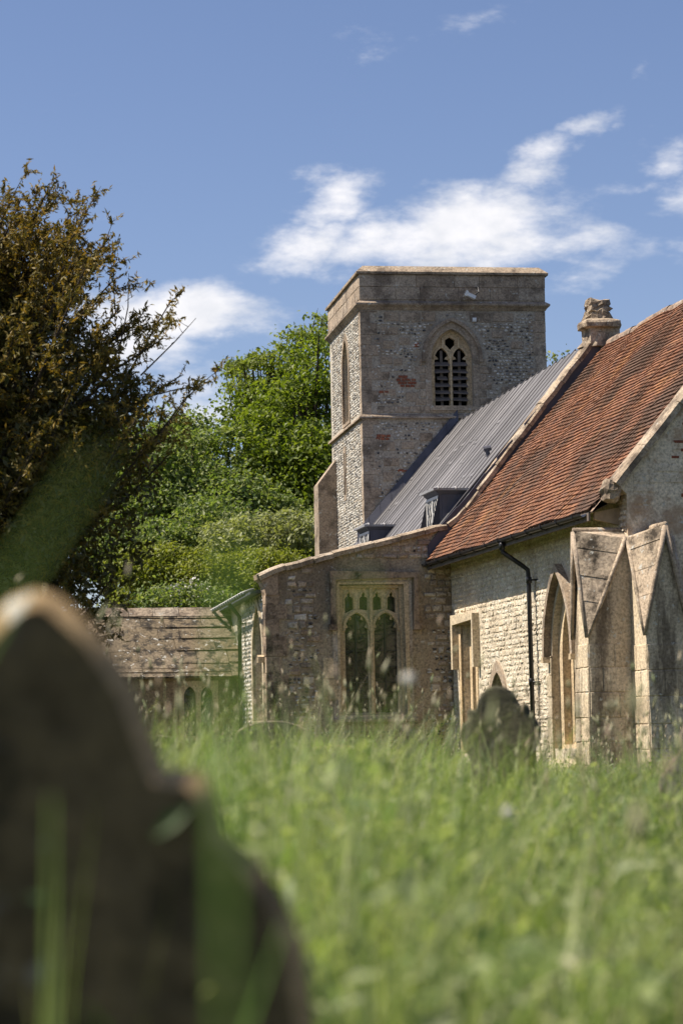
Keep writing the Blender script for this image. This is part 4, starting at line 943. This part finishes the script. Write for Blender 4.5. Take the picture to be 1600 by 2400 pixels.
# ================================================================ trees and shrubs
def at(px, py, Y):
    v = rr*((px-800)/5667)-uu*((py-1200)/5667)+fw; k = Y/v.y; return Vector((0, 0, .9))+v*k
def leaf_arrays(c, nrm, size, rs, wid=.55, fold=.15):
    n = len(c); nrm = nrm/np.maximum(np.linalg.norm(nrm, axis=1, keepdims=True), 1e-6)
    t = rs.normal(size=(n, 3)); t -= nrm*(t*nrm).sum(1, keepdims=True); t /= np.maximum(np.linalg.norm(t, axis=1, keepdims=True), 1e-6)
    bt = np.cross(nrm, t); s = size[:, None]
    v = np.stack([c-t*s*.5, c+bt*s*wid*.5+nrm*s*fold, c+t*s*.5, c-bt*s*wid*.5+nrm*s*fold], 1).reshape(-1, 3)
    i = np.arange(n)[:, None]*4
    return v, np.concatenate([np.stack([i[:, 0], i[:, 0]+1, i[:, 0]+2], 1), np.stack([i[:, 0], i[:, 0]+2, i[:, 0]+3], 1)])
M['bark'] = plain_mat('tree_bark', (.065, .052, .04), .95, 0, .5, 5, .5, .1)
def tree(name, label, cat, base, blobs, lm, leaf, per, crad, group, seed, branches=30, up=.5, hollow=.62, trunk_r=.25, dens=.5):
    rs = np.random.RandomState(seed); rg = random.Random(seed); base = Vector(base)
    e = empty(name, base); tag(e, label, cat, group)
    C = []; Nn = []; S = []; cents = []
    for (c, r3, nc) in blobs:
        c = np.array(c); r3 = np.array(r3)
        nc = max(4, int(nc*dens)); d = rs.normal(size=(nc, 3)); d /= np.linalg.norm(d, axis=1, keepdims=True)
        rad = (hollow+(1-hollow)*rs.rand(nc, 1)**.6)*(1+.16*rs.randn(nc, 1))
        cc = c+d*r3*rad; cents.append(cc)
        k = rs.poisson(per, nc)+3
        idx = np.repeat(np.arange(nc), k); sp = crad*(.55+.9*rs.rand(nc))[idx, None]
        p = cc[idx]+rs.normal(size=(len(idx), 3))*sp*np.array([1, 1, .5])*.62
        C.append(p); Nn.append(rs.normal(size=p.shape)*.8+d[idx]*.35+np.array([0, 0, up])); S.append(leaf*(.6+.8*rs.rand(len(p))))
    C = np.concatenate(C); Nn = np.concatenate(Nn); S = np.concatenate(S); cents = np.concatenate(cents)
    keep = C[:, 2] > gz(C[:, 0], C[:, 1])+.05; C, Nn, S = C[keep], Nn[keep], S[keep]
    v, f = leaf_arrays(C-np.array(base), Nn, S, rs); np_mesh('crown', v, f, lm, e)
    top = max(b_[0][2] for b_ in blobs)-base.z; mid = Vector(np.mean([b_[0] for b_ in blobs], 0))-base
    mb = MB(); fork = Vector((mid.x*.35, mid.y*.35, max(.25*top, .4))); tip = Vector((mid.x*.9, mid.y*.9, top*.92))
    mb.tube([(0, 0, -.4), fork*.5, fork, (fork+tip)*.5+Vector((rg.uniform(-.3, .3), 0, 0)), tip], [trunk_r*1.3, trunk_r, trunk_r*.85, trunk_r*.5, trunk_r*.12], 8); mb.build('trunk', M['bark'], e, True)
    if branches:
        mb = MB(); pick = rs.choice(len(cents), min(branches, len(cents)), replace=False)
        for i in pick:
            q = Vector(cents[i])-base; s_ = fork.lerp(tip, min(.85, max(0, rg.uniform(.0, .8)*(q.z/max(top, .1)))))
            m_ = s_.lerp(q, .5)+Vector((rg.uniform(-.2, .2), rg.uniform(-.2, .2), -.06*(q-s_).length))
            mb.tube([s_, m_, q, q+(q-m_)*.08], [trunk_r*.28, trunk_r*.17, trunk_r*.07, trunk_r*.02], 5, False)
        mb.build('branches', M['bark'], e, True)
    return e
def B(px, py, Y, rx, rz, nc, ry=None):
    Y = Y+((px*7+py*3) % 11-5)*.55; p = at(px, py, Y); k = Y/5667; return (tuple(p), (rx*k, (ry or (rx+rz)*.5)*k, rz*k), nc)
LM = {}
LM['syc'] = leaf_mat('sycamore_leaf', [(.085, .12, .018), (.13, .175, .026), (.19, .225, .04), (.10, .14, .022)], .45, tcol=(1.5, 1.6, .5))
LM['ash'] = leaf_mat('ash_leaf', [(.12, .155, .03), (.17, .205, .042), (.23, .25, .065)], .45, tcol=(1.5, 1.6, .55))
LM['mid'] = leaf_mat('lime_leaf', [(.09, .13, .035), (.13, .18, .05), (.19, .23, .075), (.25, .27, .115)], .42, tcol=(1.4, 1.5, .6))
LM['haw'] = leaf_mat('hawthorn_leaf', [(.13, .16, .026), (.19, .215, .04), (.25, .26, .055)], .4, tcol=(1.4, 1.45, .55))
LM['wil'] = leaf_mat('willow_leaf', [(.19, .205, .085), (.25, .265, .12), (.32, .33, .17)], .35)
LM['blossom'] = leaf_mat('blossom', [(.55, .53, .45), (.65, .63, .58)], .2, tcol=(1, 1, 1))
GT = 'trees on the bank behind the church'; GS = 'shrubs on the bank behind the porch'
def base_of(px, Y): p = at(px, 1700, Y); return (p.x, Y, float(gz(p.x, Y)))
tree('sycamore_tree', 'tall leafy sycamore beside the tower with dark spreading limbs', 'tree', base_of(715, 93), [B(750, 880, 93, 55, 85, 34), B(690, 980, 93, 95, 90, 80), B(745, 1060, 92, 70, 90, 60), B(630, 1050, 92, 80, 80, 60), B(700, 1140, 91, 110, 70, 80), B(810, 960, 96, 55, 110, 36), B(600, 960, 93, 55, 45, 30)], LM['syc'], .20, 105, .8, GT, 11, 70, trunk_r=.5)
tree('ash_tree', 'open crowned ash with bare twigs at its spiky top', 'tree', base_of(600, 97), [B(560, 860, 97, 45, 35, 22), B(610, 850, 97, 50, 35, 24), B(665, 850, 97, 45, 50, 24), B(710, 800, 97, 40, 40, 20), B(755, 770, 97, 45, 40, 22), B(580, 920, 97, 60, 45, 26), B(640, 910, 97, 60, 50, 30)], LM['ash'], .16, 60, .42, GT, 12, 130, hollow=.2, trunk_r=.3)
tree('lime_tree', 'rounded pale green tree between the yew and the ash', 'tree', base_of(450, 90), [B(440, 1030, 90, 75, 55, 60), B(500, 1080, 89, 80, 80, 75), B(400, 1110, 90, 85, 80, 80), B(460, 1180, 88, 110, 70, 85), B(560, 1170, 88, 60, 60, 45), B(370, 1200, 88, 70, 70, 55)], LM['mid'], .19, 105, .75, GT, 13, 30, trunk_r=.35)
tree('lime_tree', 'darker green tree partly hidden behind the yew', 'tree', base_of(300, 96), [B(320, 1080, 96, 90, 90, 60), B(260, 1150, 96, 90, 110, 60), B(150, 1120, 98, 120, 120, 60), B(30, 1100, 98, 120, 140, 60), B(340, 1220, 94, 70, 70, 45)], LM['syc'], .2, 130, .8, GT, 14, 20, trunk_r=.35)
tree('poplar_tree', 'treetop just showing over the nave roof right of the tower', 'tree', base_of(1300, 110), [B(1290, 905, 110, 22, 62, 26), B(1300, 1000, 110, 60, 90, 40)], LM['haw'], .24, 60, .6, GT, 15, 12, trunk_r=.3)
tree('willow_shrub', 'feathery grey green willow scrub against the tower buttress', 'shrub', base_of(660, 80), [B(680, 1245, 80, 70, 40, 60), B(600, 1255, 80, 80, 40, 60), B(540, 1270, 79, 50, 40, 40), B(720, 1275, 79, 40, 50, 40), B(640, 1300, 78, 90, 50, 60)], LM['wil'], .15, 120, .45, GS, 16, 40, up=.2, trunk_r=.12)
tree('hawthorn_shrub', 'bright green hawthorn bush above the porch ridge', 'shrub', base_of(400, 76), [B(350, 1330, 76, 70, 45, 60), B(430, 1330, 76, 75, 55, 70), B(500, 1350, 75, 65, 55, 60), B(320, 1390, 75, 60, 50, 45)], LM['haw'], .12, 140, .42, GS, 17, 20, trunk_r=.12)
tree('hawthorn_shrub', 'lime green bush rising over the aisle eaves', 'shrub', base_of(590, 74), [B(570, 1345, 74, 60, 55, 55), B(640, 1330, 75, 55, 40, 45), B(700, 1318, 76, 45, 28, 30), B(600, 1400, 73, 70, 50, 50)], LM['haw'], .12, 130, .4, GS, 18, 20, trunk_r=.1)
bs = tree('blossom_shrub', 'hawthorn in creamy white flower just over the porch roof', 'shrub', base_of(440, 70), [B(430, 1400, 70, 60, 28, 40), B(500, 1405, 70, 45, 25, 25), B(370, 1410, 70, 40, 25, 20)], LM['mid'], .13, 80, .38, GS, 19, 12, trunk_r=.08)
rs = np.random.RandomState(3); P_ = []
for (px, py, n_) in ((405, 1388, 90), (440, 1376, 80), (470, 1398, 60), (520, 1402, 50)):
    p = at(px, py, 69.6); P_.append(np.array(p)+rs.normal(size=(n_, 3))*np.array([.28, .2, .13]))
P_ = np.concatenate(P_)-np.array(bs.location); v, f = leaf_arrays(P_, rs.normal(size=P_.shape)+np.array([-.3, -.5, .6]), .05+.05*rs.rand(len(P_)), rs, .9, .1); np_mesh('blossom', v, f, LM['blossom'], bs)
tree('bramble_bank', 'olive undergrowth filling the bank under the trees', 'shrub', base_of(300, 84), [B(330, 1280, 84, 90, 50, 60), B(430, 1260, 84, 90, 45, 60), B(250, 1300, 84, 90, 70, 55), B(130, 1300, 85, 110, 80, 55), B(520, 1225, 86, 90, 40, 50), B(640, 1200, 88, 110, 35, 55), B(0, 1300, 85, 110, 90, 50)], LM['mid'], .16, 110, .6, GS, 20, 20, trunk_r=.1)

# ---------------------------------------------------------------- the yew
def yew():
    rs = np.random.RandomState(5); rg = random.Random(5)
    base = Vector((-5.5, 31, 0)); e = empty('yew_tree', base); tag(e, 'big bronze green yew with dark interior hanging over the porch', 'tree')
    ec = Vector((.35, 0, 4.35)); er = Vector((3.5, 3.1, 3.55))
    wood = MB(); wood.tube([(0, 0, -.3), (.05, 0, 1.2), (.1, .1, 3), (.2, .05, 5), (.3, 0, 7.2)], [.42, .34, .27, .17, .04], 9); wood.build('trunk', M['bark'], e, True)
    br = MB(); tw_ = []; C = []; Nn = []; S = []; 
    for i in range(370):
        h = rg.uniform(.7, 6.4); az_ = rg.uniform(0, 2*math.pi)
        ele = R(rg.uniform(0, 38)+h*6.5)
        d = Vector((math.cos(az_)*math.cos(ele), math.sin(az_)*math.cos(ele), math.sin(ele)))
        s0 = Vector((.08+.02*h, 0, h))
        lo, hi = 0, 8
        for _ in range(16):
            mid = (lo+hi)/2; q = s0+d*mid-ec; ins = (q.x/er.x)**2+(q.y/er.y)**2+(q.z/er.z)**2 < 1
            lo, hi = (mid, hi) if ins else (lo, mid)
        L = lo*rg.uniform(.72, 1.02)*(.80 if h < 2.6 else 1)*(1.10 if rg.random() < .12 else 1)
        if L < .5: continue
        sag = rg.uniform(-.05, .16)
        pts = []
        for k in range(7):
            t = k/6; p = s0+d*L*t+Vector((0, 0, -sag*L*math.sin(t*math.pi)+.10*L*t*t)); p += Vector((rg.uniform(-.05, .05), rg.uniform(-.05, .05), rg.uniform(-.04, .04)))*t*L*.35; pts.append(p)
        br.tube(pts, [.05*(1-t/6.6)*min(1, L/2.5)+.004 for t in range(7)], 5, False)
        n_t = int(L*.86/.055)
        for k in range(n_t):
            t = .14+.86*(k+rg.random())/n_t; seg = min(5, int(t*6)); p = pts[seg].lerp(pts[seg+1], t*6-seg)
            dd = (pts[seg+1]-pts[seg]).normalized()
            td = (dd*.75+Vector((rg.gauss(0, .55), rg.gauss(0, .55), rg.gauss(.12, .45)))).normalized()
            tw_.append((p, td, rg.uniform(.16, .42)*(1.2-.5*t), t))
            if rg.random() < .22:
                sd_ = (dd*.55+Vector((rg.gauss(0, .6), rg.gauss(0, .6), rg.gauss(.18, .4)))).normalized(); sl_ = rg.uniform(.4, .95)*(1.25-.6*t)
                br.tube([p, p+sd_*sl_*.5+Vector((0, 0, .02)), p+sd_*sl_], [.010, .006, .002], 4, False)
                for k2 in range(int(sl_/.05)):
                    p2 = p+sd_*sl_*rg.uniform(.15, 1.0); t2 = (sd_*.8+Vector((rg.gauss(0, .5), rg.gauss(0, .5), rg.gauss(.0, .4)))).normalized(); tw_.append((p2, t2, rg.uniform(.08, .24), t))
    br.build('branches', M['bark'], e, True)
    tb = MB()
    for (p, td, l, t) in tw_:
        q = p+td*l+Vector((0, 0, -.05*l)); tb.add([p+Vector((.005, 0, 0)), p+Vector((-.005, 0, .004)), q], [(0, 1, 2)])
        n_ = int(l/.03)+2
        for k in range(n_):
            u = (k+.5)/n_; c = p.lerp(q, .1+.95*u); C.append((c.x+rg.gauss(0, .012), c.y+rg.gauss(0, .012), c.z+rg.gauss(0, .012))); Nn.append((rg.gauss(0, 1), rg.gauss(0, 1), rg.gauss(.5, .8))); S.append(rg.uniform(.06, .125))
    tb.build('twigs', M['bark'], e)
    v, f = leaf_arrays(np.array(C), np.array(Nn), np.array(S), rs, .27, .1); np_mesh('foliage', v, f, LM['yew'], e)
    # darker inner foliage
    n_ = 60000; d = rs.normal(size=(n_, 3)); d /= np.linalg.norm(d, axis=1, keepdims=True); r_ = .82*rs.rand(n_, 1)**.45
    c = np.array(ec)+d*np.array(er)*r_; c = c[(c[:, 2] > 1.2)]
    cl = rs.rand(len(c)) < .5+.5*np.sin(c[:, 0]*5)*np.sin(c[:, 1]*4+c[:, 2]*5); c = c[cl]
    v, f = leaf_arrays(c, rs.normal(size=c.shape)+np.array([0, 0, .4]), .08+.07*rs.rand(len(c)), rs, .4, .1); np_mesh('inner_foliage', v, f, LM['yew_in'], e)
    # bare leader twigs
    mb = MB()
    for (px0, py0, px1, py1) in ((278, 830, 302, 640), (330, 880, 460, 745), (345, 930, 470, 905)):
        a, b_ = at(px0, py0, 30.6)-base, at(px1, py1, 30.4)-base; m_ = a.lerp(b_, .55)+Vector((.05, 0, .03)); mb.tube([a, m_, b_], [.012, .008, .003], 5)
        for k in range(4): q = a.lerp(b_, .55+.1*k); mb.tube([q, q+Vector((rg.uniform(-.18, .18), 0, rg.uniform(.0, .1)))], [.004, .002], 4)
    mb.build('bare_twigs', M['bark'], e)
LM['yew'] = leaf_mat('yew_leaf', [(.19, .145, .035), (.13, .12, .028), (.26, .185, .045), (.09, .095, .023), (.34, .23, .056)], .32, tcol=(1.4, 1.2, .5))
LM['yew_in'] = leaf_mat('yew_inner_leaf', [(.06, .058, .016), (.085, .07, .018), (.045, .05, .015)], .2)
yew()

# ================================================================ grass
LM['grass'] = leaf_mat('meadow_grass', [(.085, .14, .033), (.17, .235, .07), (.26, .315, .11), (.41, .43, .22), (.125, .205, .08), (.52, .49, .31)], .46, tcol=(1.28, 1.42, .6), patch=((.31, .325, .14), .9, .45, (.06, .115, .026), 2.2, .7))
LM['seed'] = leaf_mat('grass_seed_head', [(.30, .30, .17), (.38, .36, .24), (.36, .27, .19), (.24, .29, .13)], .3, tcol=(1.1, 1.1, .8))
def in_church(x, y):
    dx, dy = x-2.27, y-50.7; c, s_ = math.cos(PHI), math.sin(PHI); lx = dx*c+dy*s_; ly = -dx*s_+dy*c
    return ((lx > -4.1) & (ly > -.02)) | ((lx > -.05) & (ly > -11.5)) | ((ly > 2.9) & (lx > -7.5))
def blades(x, y, h, w, lean, laz, rs, curl=.5):
    n = len(x); fa = rs.rand(n)*2*np.pi; px_, py_ = np.cos(fa)*w/2, np.sin(fa)*w/2; z0 = gz(x, y); V = []
    for t, k in ((0, 1.0), (.38, .9), (.74, .6), (1, 0)):
        off = lean*h*(t**2*(1-curl)+curl*t**3.0*1.2+.12*t); cx = x+np.cos(laz)*off; cy = y+np.sin(laz)*off; cz = z0+h*t*(1-.28*lean*lean*t*t)
        if k: V += [np.stack([cx-px_*k, cy-py_*k, cz], 1), np.stack([cx+px_*k, cy+py_*k, cz], 1)]
        else: V += [np.stack([cx, cy, cz], 1)]
    v = np.stack(V, 1).reshape(-1, 3); i = np.arange(n)[:, None]*7
    f = np.concatenate([i+np.array(q) for q in ((0, 1, 3), (0, 3, 2), (2, 3, 5), (2, 5, 4), (4, 5, 6))]); return v, f
def hfield(x, y):
    a = x/np.maximum(y, .5)*5667+800
    base = .70+.31*sstep(1230, 800, a)
    base = base+.16*np.exp(-((x-.9)**2/.35+(y-13.2)**2/5))+.12*np.exp(-((x-1.7)**2/.2+(y-11)**2/3))
    return base*(1+.16*np.sin(x*1.7+y*.6)*np.sin(y*.9-x*.5))
rs = np.random.RandomState(21); VV = []; FF = []; o_ = 0
def scatter(d0, d1, dens, marg):
    wmax = 2*(.25*d1+marg); n = int(dens*wmax*(d1-d0)); y = d0+(d1-d0)*rs.rand(n); x = (rs.rand(n)-.5)*wmax; k = np.abs(x) < .25*y+marg; x, y = x[k], y[k]; k = ~in_church(x, y); return x[k], y[k]
for d0, d1, dens, marg, w0, w1, hs_, per_ in ((1.6, 3.0, 1.5, .5, .004, .010, .8, 9), (3.0, 4.2, 7, .6, .005, .012, .86, 20), (4.2, 6, 20, .7, .005, .012, .98, 24), (6, 10, 20, .8, .006, .013, 1.02, 24), (10, 18, 13, 1.0, .007, .015, 1.05, 22), (18, 32, 8, 1.2, .010, .019, .98, 20), (32, 54, 6, 1.5, .013, .026, .8, 18)):
    cx_, cy_ = scatter(d0, d1, dens, marg)
    if d1 <= 3: k = (cx_ < -.05); cx_, cy_ = cx_[k], cy_[k]
    kk = rs.poisson(per_, len(cx_))+3; idx = np.repeat(np.arange(len(cx_)), kk); n = len(idx)
    ang = rs.rand(n)*2*np.pi; rad = np.abs(rs.normal(0, .075, n))*(1+cy_[idx]*.012); x = cx_[idx]+np.cos(ang)*rad; y = cy_[idx]+np.sin(ang)*rad
    hc = (.62+.55*rs.rand(len(cx_))**1.3)[idx]
    k = ~((np.abs(x+.4) < .34) & (np.abs(y-3.2) < .07)) & ~in_church(x, y); x, y, ang, hc = x[k], y[k], ang[k], hc[k]; n = len(x)
    h = hfield(x, y)*hs_*hc*(.5+.58*rs.rand(n)**.8)
    near = np.clip((y-1.2)/3.0, 0, 1); h = np.minimum(h, .62+.6*near)
    ln_ = np.abs(rs.normal(.32, .30, n)); ln_ = np.where(rs.rand(n) < .12, ln_+.5, ln_)
    v, f = blades(x, y, h, w0+(w1-w0)*rs.rand(n), ln_, ang+rs.normal(0, .6, n), rs); VV.append(v); FF.append(f+o_); o_ += len(v)
# broad herb leaves mixed through the sward
for d0, d1, dens, marg, s0_, s1_ in ((2.9, 5, 260, .5, .03, .075), (5, 10, 330, .7, .025, .065), (10, 20, 120, 1, .025, .06), (20, 48, 30, 1.2, .03, .08)):
    x, y = scatter(d0, d1, dens, marg); k = ~((np.abs(x+.4) < .40) & (y < 3.4) & (rs.rand(len(x)) < .8)); x, y = x[k], y[k]; n = len(x)
    c = np.stack([x, y, gz(x, y)+hfield(x, y)*(.25+.62*rs.rand(n))], 1)
    v, f = leaf_arrays(c, rs.normal(size=(n, 3))*.7+np.array([-.2, -.3, .7]), s0_+(s1_-s0_)*rs.rand(n), rs, .38, .12); VV.append(v); FF.append(f+o_); o_ += len(v)
# a few tall blades and leaves close to the lens
gr = np_mesh('long_grass', np.concatenate(VV), np.concatenate(FF), LM['grass']); tag(gr, 'tall uncut meadow grass filling the churchyard', 'grass', kind='stuff')
# a few tall blades close to the lens
VV = []; FF = []; o_ = 0
def ribbon(pts, w):
    global o_
    p = np.array(pts, float); n = len(p); ww = np.array(w if isinstance(w, tuple) else [w]*(n-1)+[w*.35])[:, None]*np.array([[.36, -.36, 0]]); v = np.stack([p-ww, p+ww], 1).reshape(-1, 3)
    f = np.concatenate([[[2*i, 2*i+1, 2*i+3], [2*i, 2*i+3, 2*i+2]] for i in range(n-1)]); VV.append(v); FF.append(f+o_); o_ += len(v)
ribbon([(-.26, 1.05, .2), (-.20, 1.05, .88), (-.15, 1.05, .965), (-.105, 1.05, 1.03)], .005)
ribbon([(-.058, 1.15, .1), (-.060, 1.15, .7), (-.058, 1.15, .92), (-.053, 1.15, 1.0)], (.002, .003, .009, .007))
ribbon([(.03, 1.25, .1), (.014, 1.25, .9), (.012, 1.25, .955), (.010, 1.25, .97), (.0085, 1.25, .99)], (.001, .001, .001, .006, .004))
ribbon([(-.30, 2.1, .1), (-.26, 2.1, .6), (-.255, 2.1, .86)], .009)
ribbon([(-.16, 2.2, .1), (-.13, 2.2, .55), (-.06, 2.2, .74)], .009)
ribbon([(-.02, 2.3, .1), (-.10, 2.3, .5), (-.25, 2.3, .66)], .014)
ribbon([(-.20, 2.0, .2), (-.22, 2.0, .5), (-.28, 2.0, .63)], .022)
ribbon([(-.08, 2.0, .2), (-.07, 2.0, .5), (-.075, 2.0, .62)], .007)
LM['fresh'] = leaf_mat('fresh_grass_blade', [(.10, .19, .03), (.14, .24, .045), (.19, .28, .06)], .4, tcol=(1.2, 1.5, .5))
tb_ = np_mesh('tall_grass_blades', np.concatenate(VV), np.concatenate(FF), LM['fresh']); tag(tb_, 'fresh green grass blades rising close to the camera', 'grass', kind='stuff')
# seed heads on thin stalks
VV = []; FF = []; o_ = 0
for d0, d1, dens, marg in ((2.4, 5, 3, .5), (5, 10, 5, .6), (10, 22, 9, 1.0), (22, 42, 3, 1.2)):
    x, y = scatter(d0, d1, dens, marg); n = len(x)
    k = ~((np.abs(x+.4) < .38) & (y < 3.4)); x, y = x[k], y[k]; n = len(x)
    h = hfield(x, y)*(1.02+.42*rs.rand(n)**1.4); h = np.where(y < 6, np.minimum(h, .90), h); lean = np.abs(rs.normal(.12, .1, n)); laz = rs.rand(n)*2*np.pi
    v, f = blades(x, y, h, .0035+.0002*y, lean, laz, rs, .2); VV.append(v); FF.append(f+o_); o_ += len(v)
    tip = v.reshape(n, 7, 3)[:, 6]; pre = v.reshape(n, 7, 3)[:, 4]; dr = tip-pre; dr /= np.linalg.norm(dr, axis=1, keepdims=True)
    ln = .03+.06*rs.rand(n); wd_ = (.0045+.006*rs.rand(n)); s1 = np.cross(dr, np.array([0, 1, .01])); s1 /= np.linalg.norm(s1, axis=1, keepdims=True); s2 = np.cross(dr, s1)
    rings = [tip-dr*(ln*.15)[:, None]]
    for q in range(5): th_ = 2*np.pi*q/5; rings.append(tip+dr*(ln*.35)[:, None]+(s1*math.cos(th_)+s2*math.sin(th_))*wd_[:, None])
    rings.append(tip+dr*ln[:, None]); v = np.stack(rings, 1).reshape(-1, 3); i = np.arange(n)[:, None]*7
    f = np.concatenate([i+np.array(t_) for q in range(5) for t_ in ((0, 1+q, 1+(q+1) % 5), (6, 1+(q+1) % 5, 1+q))]); VV.append(v); FF.append(f+o_); o_ += len(v)
sd = np_mesh('grass_seed_heads', np.concatenate(VV), np.concatenate(FF), LM['seed']); tag(sd, 'pale seed heads nodding above the meadow grass', 'grass', kind='stuff')
# two dandelion clocks
M['clock'] = plain_mat('dandelion_down', (.72, .68, .60), .9, 0, .2, 30)
M['stem'] = plain_mat('flower_stem', (.12, .16, .05), .7, 0, .2, 10)
for (px, py, Y, lab) in ((957, 1592, 4.6, 'pale dandelion clock standing against the aisle window'), (1190, 1905, 5.0, 'pale dandelion clock low in the grass below the buttress')):
    p = at(px, py, Y); e = empty('dandelion', (p.x, p.y, 0)); tag(e, lab, 'flower', 'dandelion clocks in the grass')
    mb = MB(); mb.tube([(.02, 0, 0), (.0, 0, p.z*.6), (0, 0, p.z)], .002, 5); mb.build('stem', M['stem'], e)
    mb = MB(); rg = random.Random(4)
    for k in range(90):
        d = Vector((rg.gauss(0, 1), rg.gauss(0, 1), rg.gauss(0, 1))).normalized(); q = Vector((0, 0, p.z))+d*.012; s1 = d.orthogonal().normalized()*.004; s2 = d.cross(s1)
        mb.add([Vector((0, 0, p.z))+d*.004, q+s1, q+s2, q-s1, q-s2], [(0, 1, 2), (0, 3, 4), (1, 2, 3, 4)])
    mb.build('seed_head', M['clock'], e)
# a bird over the trees
p = at(517, 962, 105); e = empty('bird', p, R(30)); tag(e, 'small black bird flying above the trees left of the tower', 'bird')
M['bird'] = plain_mat('black_feather', (.012, .012, .014), .6)
mb = MB(); mb.tube([(-.17, 0, -.02), (-.12, 0, 0), (0, 0, .015), (.09, 0, .02), (.13, 0, .03), (.165, 0, .025)], [.012, .03, .045, .035, .026, .004], 8)
for s_ in (-1, 1): mb.add([(.06, s_*.03, .02), (-.05, s_*.03, .015), (-.04, s_*.14, .09), (.05, s_*.13, .10), (-.10, s_*.25, .05), (-.02, s_*.26, .06)], [(0, 1, 2, 3), (3, 2, 4, 5)])
mb.add([(-.15, -.015, -.02), (-.15, .015, -.02), (-.26, .05, -.04), (-.26, -.05, -.04)], [(0, 1, 2, 3)])
mb.build('body', M['bird'], e, True)
